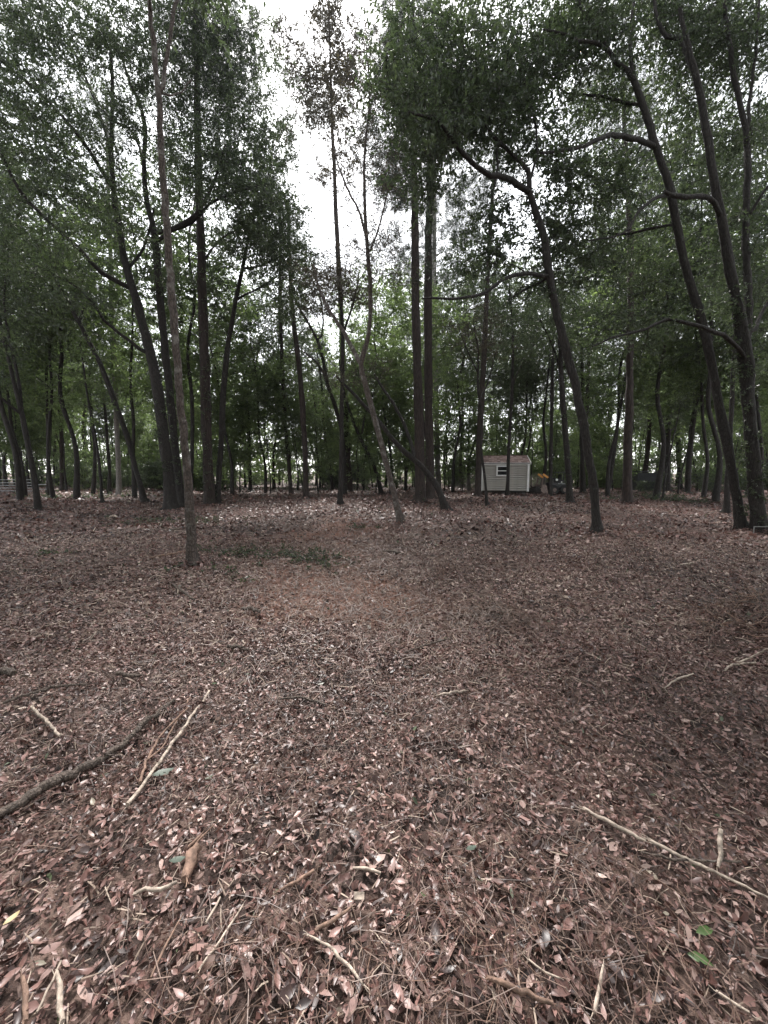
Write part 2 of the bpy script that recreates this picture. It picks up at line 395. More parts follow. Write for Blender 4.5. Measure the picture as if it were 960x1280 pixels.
def main_tree(name, label, trunk, limbs=(), blobs=(), bmat='bark_oak', lmat='leaf_oak', d=None, group=None, cat='tree', dd_top=0.0, leaf=(.105, .047), nt=6, nl=15, TL=.85, pine=False, segs=10, vine=None, seed=1, flare=1.35, tint=(.45, .16), dens=.92, push=0.0, spread=1.0):
    g = np.random.default_rng(seed)
    b0 = gp(trunk[0][0], trunk[0][1]) if d is None else at(trunk[0][0], trunk[0][1], d)
    d = b0[1]; b0[2] = float(gz(b0[0], b0[1]))
    root = tag(empty(name, b0), label, cat, group)
    n = len(trunk)
    rows = []
    for k, q in enumerate(trunk):
        dd = q[3] if len(q) > 3 else dd_top * (k / (n - 1)) ** 1.5
        p = at(q[0], q[1], d + dd); rows.append([*p, q[2] / 2 * (d + dd) / FPX / math.hypot(1, (q[0] - 480) / FPX)])
    rows[0][:3] = b0
    rows = np.array(rows); rows[:, 3] *= .86
    T = smooth_line(rows, max(.12, d * .02))
    low_ = T[0] + (T[1] - T[0]) * np.array([[.0], [.2], [.45]]); T = np.vstack([low_, T[1:]])
    hgt = T[:, 2] - b0[2]
    T[:, 3] *= 1 + (flare - 1) * np.exp(-np.maximum(hgt, 0) / .22) + .25 * np.exp(-np.maximum(hgt, 0) / .06)
    T[1:-1, :2] += g.normal(size=(len(T) - 2, 2)) * .006
    lowp = T[:1].copy(); lowp[0, 2] -= .15; lowp[0, 3] *= 1.15
    T2 = np.vstack([lowp, T])
    T2[:, :3] -= b0
    tube(MB(), T2, max(segs, 12), .13, 0, None, seed, True, .55 * np.exp(-np.concatenate(([0], np.maximum(hgt, 0))) / .13)).build('trunk', M[bmat], root)
    nodes = [T[len(T) // 3:]]
    for li, lm in enumerate(limbs):
        rows = []
        for k, q in enumerate(lm):
            dd = q[3] if len(q) > 3 else 0
            rows.append([*at(q[0], q[1], d + dd), q[2] / 2 * (d + dd) / FPX / math.hypot(1, (q[0] - 480) / FPX)])
        C = smooth_line(np.array(rows), max(.12, d * .02))
        # start the limb inside the trunk
        kk = int(np.argmin(np.linalg.norm(T[:, :3] - C[0, :3], axis=1)))
        if np.linalg.norm(T[kk, :3] - C[0, :3]) < .9: C[0, :3] = T[kk, :3]
        C[1:, :3] += g.normal(size=(len(C) - 1, 3)) * .008
        nodes.append(C); C2 = C.copy(); C2[:, :3] -= b0
        tube(MB(), C2, 7, .1, 0, None, seed + li + 2).build('limb', M[bmat], root)
    nodes = np.vstack(nodes)
    P = [blob_points(bb[0], bb[1], bb[2] * 1.2, bb[3] * 1.2, int(bb[4] * (1.5 if pine else dens)), d + bb[5] + push, (1.9 + d * .06) * spread, g) for bb in blobs]
    if P:
        P = np.vstack(P); P = P[P[:, 2] > 1.0]
        mb = MB(); grow(mb, nodes, P, 4, .05, g)
        if pine:
            Q = np.repeat(P, 5, 0) + g.normal(size=(len(P) * 5, 3)) * .38
            tufts(mb, Q, 34, .22, .017, 1, g)
        else:
            sprays(mb, P, nt, nl, TL, leaf[0], leaf[1], tint=np.clip(g.normal(tint[0], tint[1], len(P)), .05, .95), g=g)
        for k in range(len(mb.v)): mb.v[k] = mb.v[k] - b0.astype(np.float32)
        mb.build('crown', [M[bmat], M[lmat]], root)
    if vine:
        h0, h1, cnt = vine
        sel = T[(hgt > h0) & (hgt < h1)]
        if len(sel):
            w = sel[g.integers(0, len(sel), cnt)]
            a = g.uniform(0, 2 * math.pi, cnt)
            P = w[:, :3] + np.stack([np.cos(a), np.sin(a), g.normal(size=cnt) * .3], -1) * (w[:, 3:] * 1.05 + .02)
            mb = MB(); sprays(mb, P, 3, 7, .28, .07, .045, g=g)
            for k in range(len(mb.v)): mb.v[k] = mb.v[k] - b0.astype(np.float32)
            mb.build('vine', [M[bmat], M['leaf_oak']], root)
    return root

# ------------------------------------------------------------------ the trees of the clearing's edge (photo pixels give where each stands and how it bends)
main_tree('oak_tree', 'slender straight tree with pale blotched bark standing alone nearest on the leaf litter',
    [(241, 707, 15), (239, 660, 14), (236, 620, 13), (231, 560, 12), (222, 460, 11), (215, 370, 10.5), (208, 280, 10), (202, 200, 9), (199, 130, 8), (192, 60, 7), (187, 0, 6), (182, -80, 5, .3)],
    [[(201, 118, 6), (209, 70, 5, .1), (216, 25, 4.5, .2), (226, -40, 4, .4)], [(203, 121, 2.5), (222, 117, 2, .3), (240, 100, 1.5, .6)]],
    [(200, -110, 110, 40, 40, .8), (245, -20, 40, 40, 8, 1)],
    'bark_front', seed=3, segs=18, flare=1.28)
main_tree('oak_tree', 'thick dark leaning tree directly behind the pale slender trunk, big boughs sweeping left',
    [(215, 638, 20), (210, 590, 17), (203, 530, 16), (196, 480, 16), (185, 430, 15), (170, 375, 13), (156, 325, 11), (148, 280, 9.5), (142, 235, 8), (139, 180, 6.5), (141, 120, 5), (138, 60, 4)],
    [[(164, 360, 7), (128, 342, 6.5, -.5), (98, 310, 6, -1), (62, 278, 5, -1.5), (25, 240, 5, -2), (5, 200, 4, -2.3), (-20, 150, 3, -2.5)],
     [(143, 240, 6), (122, 205, 5.5, -.6), (100, 172, 5, -1.2), (62, 128, 4, -1.8), (25, 95, 3.5, -2.4), (-20, 60, 3, -3)],
     [(158, 335, 4), (175, 318, 3.5, .4), (186, 290, 3, .7), (192, 262, 2.2, .9)],
     [(182, 446, 6), (174, 436, 5, -.2), (150, 417, 4.4, -.6), (130, 400, 4, -1), (117, 380, 3.4, -1.3), (98, 360, 2.6, -1.6), (70, 345, 2, -1.9)],
     [(140, 190, 4), (120, 130, 3.5, 1), (90, 60, 3, 1.6), (60, 10, 2, 2)]],
    [(60, 250, 75, 60, 75, -1.5), (30, 130, 70, 70, 100, -2.2), (20, 20, 60, 60, 70, -1), (110, 150, 60, 70, 70, -.6), (150, 60, 60, 70, 60, 0), (90, 20, 70, 60, 60, 0), (70, 360, 55, 40, 26, -1.4), (140, 260, 40, 40, 20, 0), (200, 210, 40, 45, 24, .8)],
    seed=4, dens=1.25, vine=(1.0, 4.5, 40), segs=14)
main_tree('oak_tree', 'dark trunk half hidden behind the pale slender one, bending up into bare crooked limbs',
    [(227, 631, 13), (219, 560, 12), (211, 480, 12), (204, 410, 11), (198, 350, 10.5), (193, 292, 9), (183, 250, 7.5), (180, 200, 6.5), (182, 165, 5.5), (175, 130, 5), (163, 105, 4), (150, 65, 3.5), (130, 20, 2.5)],
    [[(195, 292, 6), (220, 285, 5.5, -.6), (245, 268, 5, -1), (262, 240, 4, -1.4), (275, 205, 3, -1.8), (282, 180, 2, -2)],
     [(205, 290, 4.5, -.5), (240, 278, 4, -.6), (262, 255, 3.2, -.8), (300, 238, 2.5, -1.2), (340, 228, 2, -1.5)],
     [(181, 205, 4), (165, 165, 3.5, .8), (135, 145, 3, 1.2), (105, 100, 2.5, 1.4), (60, 55, 2, 1.6), (20, 25, 1.6, 1.8)]],
    [(255, 190, 45, 50, 60, -1.2), (300, 230, 55, 45, 60, -1.2), (270, 110, 55, 55, 60, 0), (190, 100, 45, 55, 36, 0), (225, 40, 60, 55, 60, .5), (330, 265, 42, 36, 36, -1), (200, 320, 30, 40, 14, 0)],
    seed=5, dens=1.25, d=16.5, vine=(.5, 5, 30), segs=12)
main_tree('oak_tree', 'thin dark tree leaning far left with its foot behind the thickest left trunk',
    [(181, 628, 9.5), (172, 595, 8.5), (160, 550, 8.5), (143, 500, 8), (125, 455, 7.5), (105, 415, 7), (85, 378, 6), (68, 345, 5), (52, 318, 4), (42, 290, 3)],
    [[(95, 398, 5), (104, 385, 4, .2), (115, 390, 3, .4)], [(70, 350, 3), (60, 300, 2.5, .6), (62, 255, 2, 1)]],
    [(40, 330, 45, 45, 40, 0), (20, 380, 40, 40, 26, 0), (75, 300, 35, 40, 26, 0)], seed=6, lmat='leaf_fresh')
main_tree('oak_tree', 'dark forked tree closest to the left edge of the clearing, near the gate',
    [(48, 638, 11), (44, 605, 9.5), (38, 570, 9), (30, 530, 9), (22, 495, 7), (12, 455, 6), (2, 410, 5), (-10, 350, 4)],
    [[(27, 515, 6), (22, 470, 5, .3), (12, 425, 4, .6), (5, 380, 3, .9), (10, 330, 2, 1)], [(27, 520, 5), (5, 500, 4, -.5), (-20, 480, 3, -.8)]],
    [(5, 340, 50, 50, 50, 0), (-10, 420, 40, 45, 30, 0), (40, 400, 35, 30, 18, .5), (15, 300, 40, 36, 24, .5)], seed=7)
main_tree('oak_tree', 'spindly sapling with wiry stem left of the leaning thin tree',
    [(128, 629, 5), (125, 590, 4.2), (120, 550, 4), (112, 510, 3.5), (106, 470, 3), (100, 430, 2)], [],
    [(104, 440, 28, 30, 20, 0), (115, 500, 24, 26, 10, 0)], seed=8, lmat='leaf_fresh', segs=6)
main_tree('pine_tree', 'pale grey pine trunk rising behind the leaning thin tree on the left',
    [(149, 620, 8), (147, 560, 7.5), (144, 480, 7), (141, 400, 6.5), (138, 320, 6), (135, 220, 5), (133, 120, 4)], [],
    [(133, 130, 45, 55, 34, 0), (135, 220, 36, 30, 14, 0)], 'bark_pale', 'needle', seed=9, pine=True)
main_tree('pine_tree', 'stout vine covered pine trunk right of the pale slender tree',
    [(262, 629, 15), (260, 580, 15), (258, 520, 15), (255, 440, 14), (253, 380, 13), (251, 300, 11.5), (248, 200, 9.5), (246, 100, 8), (244, 10, 6.5), (243, -60, 5)],
    [[(252, 330, 3), (275, 300, 2.4, .5), (300, 285, 1.6, 1)]],
    [(245, 0, 70, 60, 60, 0), (250, 90, 60, 50, 30, .5), (290, 110, 40, 60, 20, .5), (285, 30, 40, 60, 26, .8)], 'bark_pine', 'needle', seed=10, vine=(.3, 9, 130), pine=True, segs=14)
main_tree('oak_tree', 'dark curved trunk bowing right beside the vine covered pine',
    [(271, 629, 9), (274, 590, 8.5), (277, 540, 8), (280, 480, 8), (286, 425, 7), (295, 375, 6), (303, 335, 5), (310, 300, 4), (322, 260, 3)],
    [[(297, 370, 3), (315, 365, 2.5, .4), (340, 350, 2, .8)], [(303, 338, 3.4), (330, 330, 2.6, -.3), (355, 318, 2, -.6)]],
    [(330, 270, 44, 40, 60, 0), (345, 320, 42, 42, 60, -.5), (300, 300, 36, 40, 36, 0), (355, 365, 34, 34, 34, 0), (310, 190, 42, 52, 50, 0), (322, 120, 36, 60, 46, .6), (290, 60, 46, 60, 46, .6), (345, 200, 28, 46, 34, .4)], seed=12, dens=1.3)
main_tree('oak_tree', 'slim far tree forking like a Y in the light gap left of centre',
    [(313, 615, 5.5), (312, 570, 5), (310, 520, 5), (308, 485, 4.5), (300, 450, 3), (294, 420, 2)],
    [[(309, 490, 3), (318, 460, 2.6, .3), (325, 430, 2, .5)], [(309, 495, 2.4), (290, 475, 2, .2), (278, 462, 1.5, .3)]],
    [(300, 430, 30, 26, 20, 0), (325, 425, 26, 26, 16, 0)], seed=13, segs=7)
main_tree('pine_tree', 'left of two slim pine trunks standing close together left of centre',
    [(364, 617, 6), (360, 570, 5.5), (356, 520, 5.5), (353, 460, 5), (351, 400, 5), (350, 330, 4), (350, 250, 3.5)], [],
    [(350, 280, 28, 40, 18, 0)], 'bark_pine', 'needle', seed=14, pine=True)
main_tree('pine_tree', 'right of two slim pine trunks standing close together left of centre',
    [(383, 623, 9), (382, 590, 8), (380, 540, 8), (376, 480, 7.5), (370, 425, 7), (365, 380, 6), (362, 320, 5), (360, 250, 4)], [],
    [(362, 300, 30, 40, 26, 0), (372, 370, 30, 34, 18, 0)], 'bark_pine', 'leaf_oak', seed=15)
main_tree('pine_tree', 'tall lone pine whose feathery crown stands against the bright sky gap',
    [(437, 614, 9), (434, 560, 8.5), (431, 500, 8.5), (428, 430, 8), (425, 360, 7), (421, 290, 6.2), (418, 220, 5.2), (415, 150, 4), (413, 80, 3), (411, 10, 2), (410, -30, 1.2)], [],
    [(410, 20, 24, 34, 60, 0), (416, 90, 32, 34, 90, 0), (396, 145, 32, 26, 60, 0), (440, 165, 26, 40, 40, 0), (378, 100, 26, 30, 44, 0), (356, 55, 22, 28, 30, 0), (440, 60, 22, 40, 34, 0), (425, 215, 30, 22, 26, 0), (352, 160, 16, 26, 14, 0)], 'bark_pine', 'leaf_dry', seed=16, leaf=(.15, .06), dens=1.0, nl=17)
main_tree('oak_tree', 'slim straight stem just left of the leaning centre tree',
    [(425, 630, 7), (426, 590, 6), (427, 530, 5.8), (428, 470, 5.5), (428, 410, 5), (424, 350, 4), (420, 310, 3)], [[(428, 420, 3), (440, 385, 2.4, .3), (448, 350, 1.8, .5)]],
    [(420, 345, 36, 30, 70, 0), (400, 370, 26, 26, 30, 0), (445, 365, 24, 26, 26, 0)], seed=17, lmat='leaf_dry', leaf=(.08, .035))
main_tree('oak_tree', 'smooth grey leaning tree at the centre, nearest of the middle trunks, forked above head height',
    [(501, 654, 9.5), (496, 632, 8.5), (490, 608, 8), (479, 565, 8), (466, 515, 8), (456, 478, 7.5), (451, 455, 7), (458, 430, 6.5), (463, 400, 6), (462, 350, 5.5), (459, 305, 5), (456, 250, 4), (456, 190, 3.2), (462, 120, 2.6), (458, 60, 2)],
    [[(452, 458, 6), (440, 434, 5, .3), (424, 406, 4.5, .5), (408, 382, 4, .7), (397, 355, 3, .9), (392, 330, 2, 1)], [(458, 300, 3), (448, 262, 2.6, .3), (432, 232, 2.2, .6), (420, 196, 1.8, .8), (415, 160, 1.4, 1)], [(460, 320, 2.4), (474, 285, 2, .2), (486, 230, 1.6, .4)]],
    [(398, 345, 24, 20, 20, .8), (430, 215, 34, 50, 26, .6), (460, 110, 36, 70, 44, 0), (490, 225, 24, 46, 30, .3), (480, 330, 24, 46, 26, 0), (445, 290, 26, 36, 20, .3)], 'bark_front', 'leaf_dry', seed=18, leaf=(.06, .026), segs=12, nt=6, nl=8)
main_tree('oak_tree', 'strongly slanting tree leaning left in front of the big centre pines',
    [(558, 639, 10), (552, 622, 9), (543, 603, 8.5), (526, 582, 8), (505, 564, 7.5), (488, 545, 6.5), (470, 522, 6), (452, 503, 5), (438, 488, 4), (420, 470, 3)],
    [[(520, 577, 5), (514, 555, 4.5, .2), (505, 530, 4, .3), (492, 505, 3.5, .5), (478, 485, 3, .6), (468, 468, 2, .7)]],
    [(430, 470, 26, 20, 12, 0), (465, 465, 24, 20, 12, .5)], seed=19, lmat='leaf_dry', leaf=(.07, .03), segs=12)
main_tree('oak_tree', 'crooked thin stem leaning left between the two leaning centre trees',
    [(477, 617, 6), (472, 596, 5.4), (466, 578, 5), (450, 547, 4.6), (437, 513, 4), (428, 480, 3), (424, 450, 2)], [[(452, 550, 3), (456, 520, 2.4, .2), (468, 490, 1.6, .3)]],
    [(428, 455, 26, 26, 14, 0), (466, 480, 20, 22, 8, .3)], seed=51, lmat='leaf_dry', leaf=(.07, .03), segs=7)
main_tree('oak_tree', 'slender stem bending left high up behind the slim straight stem',
    [(431, 618, 6.5), (430, 580, 6), (427, 540, 6), (418, 505, 5.6), (409, 480, 5), (402, 440, 4.4), (390, 412, 3.6), (376, 388, 3), (362, 362, 2)], [[(408, 478, 3), (398, 455, 2.6, .3), (380, 440, 2, .6)], [(400, 432, 2.6), (404, 400, 2.2, .2), (400, 370, 1.6, .3)]],
    [(375, 385, 32, 26, 24, 0), (400, 380, 26, 26, 20, 0), (380, 430, 24, 20, 10, .4)], seed=52, lmat='leaf_dry', leaf=(.08, .034), segs=8)
main_tree('oak_tree', 'thin wand like sapling rising left of the slender bending stem',
    [(416, 613, 4.4), (413, 585, 4), (408, 560, 3.8), (404, 520, 3.4), (402, 480, 3), (396, 440, 2)], [], [(398, 445, 24, 26, 14, 0)], seed=53, segs=6)
main_tree('oak_tree', 'thin upright sapling just left of the biggest centre pine',
    [(507, 613, 4.4), (507, 580, 4), (505, 540, 3.6), (500, 500, 3.2), (494, 455, 2.6), (490, 410, 2)], [[(500, 500, 2), (512, 470, 1.6, .2), (515, 440, 1.2, .3)]], [(492, 415, 28, 30, 18, 0), (514, 440, 20, 22, 8, .3)], seed=54, lmat='leaf_dry', leaf=(.08, .034), segs=6)
main_tree('pine_tree', 'biggest centre pine with rough reddish bark behind the slanting tree',
    [(525, 627, 15), (525, 590, 14), (524, 540, 13.5), (522, 470, 12.5), (520, 400, 11.5), (519, 320, 10.5), (518, 230, 9.5), (517, 140, 8), (516, 50, 6), (516, -30, 4)], [],
    [(515, 40, 52, 60, 60, 0), (500, 130, 46, 50, 60, 0), (540, 120, 40, 60, 44, 0), (490, 220, 36, 50, 50, 0), (530, 250, 50, 50, 40, 1), (500, 320, 40, 40, 24, 1)], 'bark_pine', 'needle', seed=20, pine=True, segs=14, vine=(.2, 3, 12))
main_tree('pine_tree', 'second centre pine close at the right of the biggest one',
    [(538, 623, 13), (537, 580, 12), (536, 520, 11.5), (535, 440, 11), (535, 360, 10.5), (536, 280, 9.5), (538, 200, 8), (540, 100, 6), (541, 10, 4)], [],
    [(541, 60, 50, 60, 40, 0), (570, 150, 44, 50, 44, 0), (580, 250, 44, 50, 40, 1), (560, 330, 40, 40, 20, 1)], 'bark_pine', 'needle', seed=21, pine=True)
main_tree('pine_tree', 'palest and thinnest of the centre pines, right of the other two',
    [(548, 612, 8), (546, 540, 7.5), (544, 460, 7), (543, 380, 6.6), (543, 290, 6), (543, 190, 5), (545, 110, 4)], [],
    [(546, 150, 30, 40, 20, 0)], 'bark_pale', 'needle', seed=22, pine=True)
main_tree('pine_tree', 'reddish pine trunk at the left corner of the white shed',
    [(597, 620, 9.5), (598, 590, 9), (600, 540, 8.6), (603, 480, 8), (607, 400, 7), (611, 320, 6), (616, 240, 5), (620, 160, 4)], [],
    [(618, 180, 42, 50, 40, 0), (600, 260, 40, 40, 20, 0)], 'bark_pine', 'needle', seed=23, pine=True)
main_tree('oak_tree', 'wavy thin sapling with a wiry top in front of the shed corner',
    [(609, 632, 4.5), (607, 612, 4), (605, 588, 4), (601, 560, 3.6), (602, 520, 3.4), (597, 480, 3), (598, 440, 2.4), (592, 405, 2)], [[(601, 500, 2), (612, 470, 1.6, .2), (620, 440, 1.2, .3)], [(599, 470, 2), (585, 440, 1.5, .2), (575, 415, 1.2, .3)]],
    [(592, 410, 34, 30, 30, 0), (620, 430, 26, 26, 16, 0)], seed=24, lmat='leaf_dry', leaf=(.07, .03), segs=7)
main_tree('oak_tree', 'thin straight trunk crossing in front of the shed window',
    [(634, 621, 5.5), (635, 590, 5), (636, 555, 4.8), (639, 510, 4.5), (641, 460, 4), (640, 400, 3), (636, 350, 2.4)], [[(640, 480, 2), (655, 450, 1.6, .2), (668, 430, 1.2, .3)]],
    [(638, 390, 36, 40, 36, 0), (660, 430, 24, 24, 14, 0)], seed=25, d=23.0, segs=7)
main_tree('oak_tree', 'leaning dark tree right of the shed with a forked bough reaching left',
    [(746, 667, 14), (744, 640, 13), (742, 610, 12.5), (736, 570, 12.5), (727, 520, 12.5), (716, 470, 12), (703, 420, 11.5), (695, 385, 11), (687, 345, 10.5), (680, 300, 10), (671, 268, 9), (662, 240, 8), (661, 215, 6), (651, 203, 5.5), (635, 187, 5), (615, 168, 4.5), (599, 140, 4), (587, 108, 3.4), (580, 60, 2.6), (570, 20, 2)],
    [[(660, 240, 7), (632, 221, 6.5, -.4), (606, 216, 6, -.7), (585, 198, 5, -.9), (566, 174, 4.4, -1.2), (545, 150, 3.4, -1.4), (510, 140, 2.2, -1.6)],
     [(682, 345, 5), (652, 342, 5, -.5), (626, 351, 4.5, -.8), (602, 368, 4, -1.1), (565, 374, 3, -1.4), (528, 372, 2, -1.6)],
     [(682, 350, 3.5), (660, 360, 3, .3), (635, 375, 2.4, .6)],
     [(620, 175, 3.4), (622, 205, 3, -.2), (618, 235, 2, -.4)],
     [(662, 225, 3.4), (672, 190, 3, .4), (668, 150, 2.4, .6), (655, 100, 2, .8)]],
    [(560, 140, 50, 50, 60, -1.2), (610, 110, 50, 50, 60, -.5), (640, 160, 45, 40, 40, 0), (545, 60, 60, 60, 60, -.8), (620, 50, 50, 60, 50, 0), (660, 110, 40, 50, 36, .3), (700, 290, 40, 36, 28, .4), (720, 240, 36, 40, 24, .6), (640, 270, 40, 36, 24, 0), (600, 320, 44, 36, 22, -.6), (530, 215, 36, 40, 24, -1.2), (670, 340, 40, 30, 14, .3), (500, 100, 36, 60, 36, -1)],
    seed=26, dens=.86, push=1.1, spread=.65, segs=14)
main_tree('oak_tree', 'tall dark leaning tree with many boughs, left of the pair at the right edge',
    [(926, 662, 17), (922, 630, 15.5), (916, 595, 15), (906, 540, 15), (896, 490, 14.5), (885, 435, 14), (872, 385, 13.5), (860, 345, 12.5), (848, 292, 12), (836, 232, 11.5), (820, 185, 10.5), (806, 136, 10), (793, 102, 9), (784, 88, 7), (770, 78, 6), (756, 55, 5.5), (740, 30, 5), (722, 3, 4), (705, -40, 3)],
    [[(792, 98, 5), (788, 60, 4.6, .3), (790, 20, 4, .5), (796, -30, 3, .8)],
     [(760, 62, 4), (742, 53, 4, -.3), (722, 50, 3.6, -.6), (704, 42, 3, -.8), (680, 36, 2, -1)],
     [(816, 180, 7), (786, 172, 6.5, -.5), (758, 170, 6, -.9), (727, 184, 5, -1.3), (700, 189, 4, -1.6), (676, 192, 2.6, -1.8)],
     [(806, 132, 4), (780, 128, 3.6, .4), (748, 120, 3, .7), (706, 117, 2.2, 1)],
     [(838, 246, 5), (822, 246, 4.6, -.4), (800, 262, 4, -.7), (785, 286, 3.2, -.9), (768, 296, 2.4, -1), (738, 300, 1.8, -1.2)],
     [(846, 282, 4), (820, 284, 3.6, .4), (790, 292, 3, .7), (760, 292, 2, 1)]],
    [(740, 40, 50, 50, 50, -.6), (700, 60, 50, 45, 40, -.9), (790, 10, 60, 40, 50, .4), (740, 130, 50, 40, 44, .4), (700, 200, 40, 30, 28, -1.5), (770, 220, 44, 40, 40, -.3), (800, 330, 50, 36, 40, .6), (740, 310, 45, 32, 34, -.8), (840, 110, 40, 60, 34, .5), (710, 0, 60, 40, 40, -.5), (860, 190, 30, 50, 24, .6)],
    seed=27, dens=.86, push=1.1, spread=.65, segs=14)
main_tree('oak_tree', 'thickest dark tree at the right edge splitting into two upright stems',
    [(950, 663, 24), (946, 630, 22), (942, 595, 22), (938, 530, 21.5), (931, 445, 21), (924, 395, 18), (911, 328, 15), (901, 270, 13), (891, 215, 12), (881, 152, 11), (872, 105, 9), (860, 60, 7), (850, 10, 5)],
    [[(931, 440, 13), (936, 380, 11, .2), (932, 300, 10, .4), (935, 215, 9, .5), (932, 165, 8, .6), (920, 108, 7, .7), (911, 52, 6, .8), (905, 0, 4.4, .9)],
     [(934, 170, 5, .6), (938, 120, 4.6, .7), (944, 70, 4, .8), (948, 20, 3.4, .9), (950, -30, 2.6, 1)],
     [(902, 270, 7), (886, 248, 7, -.3), (852, 246, 6.5, -.6), (830, 240, 5, -.8)],
     [(934, 450, 7), (912, 424, 6.5, -.4), (888, 413, 6, -.7), (858, 404, 5.4, -.9), (833, 399, 4.6, -1), (806, 412, 3.8, -1.2), (775, 420, 3, -1.4), (740, 433, 2, -1.6)],
     [(876, 120, 6), (850, 48, 5.5, .5), (832, 46, 5, .6), (820, 15, 4, .7), (815, -30, 3, .8)],
     [(936, 270, 5, .4), (955, 240, 4, .2), (985, 200, 3, 0)], [(940, 420, 6), (958, 380, 5, .3), (990, 330, 4, .5)]],
    [(880, 60, 50, 60, 70, .6), (935, 50, 40, 60, 60, .6), (930, 150, 40, 50, 44, .6), (880, 330, 40, 40, 24, .4), (945, 300, 36, 60, 50, .6), (860, 20, 60, 50, 60, .6), (800, 410, 50, 24, 26, -1), (950, 420, 30, 60, 30, .8), (905, 220, 24, 40, 18, 1)],
    seed=28, dens=.86, push=1.1, spread=.65, segs=16, vine=(.2, 6, 90))
main_tree('pine_tree', 'straight rough pine trunk left of the dark metal shed',
    [(784, 627, 15), (784, 590, 13), (785, 540, 12), (787, 470, 11), (788, 400, 10), (788, 320, 9), (784, 230, 7), (780, 140, 5.5), (778, 60, 4)], [],
    [(780, 110, 56, 60, 44, 0), (790, 210, 46, 40, 24, 0)], 'bark_pine', 'needle', seed=29, pine=True)
main_tree('oak_tree', 'dark trunk between the digging machine and the leaning tree',
    [(713, 628, 11), (711, 600, 9), (708, 560, 8.5), (704, 510, 8), (701, 460, 7), (700, 400, 6), (704, 340, 4)], [[(702, 470, 3), (690, 430, 2.4, .3), (675, 400, 1.8, .5)]],
    [(700, 380, 44, 40, 60, 0), (735, 410, 40, 40, 36, 0), (670, 420, 36, 36, 30, 0)], seed=30, vine=(.6, 4, 20))
main_tree('oak_tree', 'slim trunk standing in front of the digging machine',
    [(688, 619, 6), (688, 590, 5.6), (689, 540, 5.2), (690, 490, 5), (691, 430, 4), (690, 380, 3)], [],
    [(688, 400, 36, 36, 36, 0)], seed=31, segs=7, d=23.5)
main_tree('oak_tree', 'slim dark trunk just behind the foot of the leaning tree',
    [(729, 616, 7), (728, 580, 6.6), (727, 530, 6), (728, 480, 5), (726, 420, 4)], [], [(728, 430, 40, 36, 36, 0)], seed=32, segs=7)
main_tree('oak_tree', 'dark trunk right beside the dark metal shed',
    [(834, 615, 10), (834, 580, 9), (835, 540, 8.6), (838, 490, 8), (840, 440, 7), (842, 380, 5)], [[(836, 545, 4), (848, 525, 3, .2), (862, 510, 2, .4)]],
    [(840, 400, 46, 40, 50, 0), (870, 450, 36, 36, 24, 0)], seed=33, lmat='leaf_fresh', vine=(.1, 3, 20))
main_tree('oak_tree', 'trunk leaning slightly left between the dark shed and the right edge pair',
    [(850, 612, 8), (849, 580, 7.5), (847, 540, 7), (843, 500, 6), (838, 450, 5)], [], [(842, 450, 36, 36, 26, 0)], seed=34, lmat='leaf_fresh', segs=7)
main_tree('oak_tree', 'dark trunk leaning right between the dark shed and the right edge pair',
    [(859, 617, 9), (861, 580, 8.4), (865, 540, 8), (870, 500, 7), (874, 450, 6), (876, 400, 5)], [], [(878, 410, 44, 40, 44, 0)], seed=35, lmat='leaf_fresh')
main_tree('oak_tree', 'trunk directly behind the foot of the tall leaning tree at right',
    [(908, 641, 9), (909, 600, 8), (912, 550, 7.6), (915, 500, 7), (917, 450, 6.5), (920, 380, 5)], [], [(915, 370, 40, 40, 40, 0)], seed=36)
main_tree('oak_tree', 'thin slanting sapling leaning on the trunk beside the dark shed',
    [(828, 626, 3.4), (832, 595, 3), (837, 570, 2.6), (842, 545, 2), (850, 510, 1.6)], [], [(848, 515, 20, 20, 10, 0)], seed=37, segs=5)
main_tree('oak_tree', 'knotty thin trunk left of the forked edge tree, near the gate end',
    [(61, 620, 6), (60, 590, 5.4), (60, 540, 5), (58, 480, 4.4), (60, 420, 4), (62, 360, 3)], [], [(60, 400, 40, 44, 40, 0)], seed=38, segs=7, lmat='leaf_fresh')
main_tree('pine_tree', 'dim straight trunk at the woods edge right of the gate',
    [(77, 614, 7), (77, 580, 6.4), (76, 520, 6), (75, 450, 5.5), (74, 380, 5), (72, 300, 4)], [], [(74, 300, 36, 50, 26, 0)], 'bark_pine', 'needle', seed=39, pine=True, segs=7)
main_tree('oak_tree', 'thin stem close at the left side of the pale grey pine',
    [(137, 618, 6), (137, 590, 5.4), (134, 550, 5), (131, 510, 4), (126, 470, 3)], [], [(128, 470, 34, 34, 26, 0)], seed=40, segs=7, lmat='leaf_fresh')

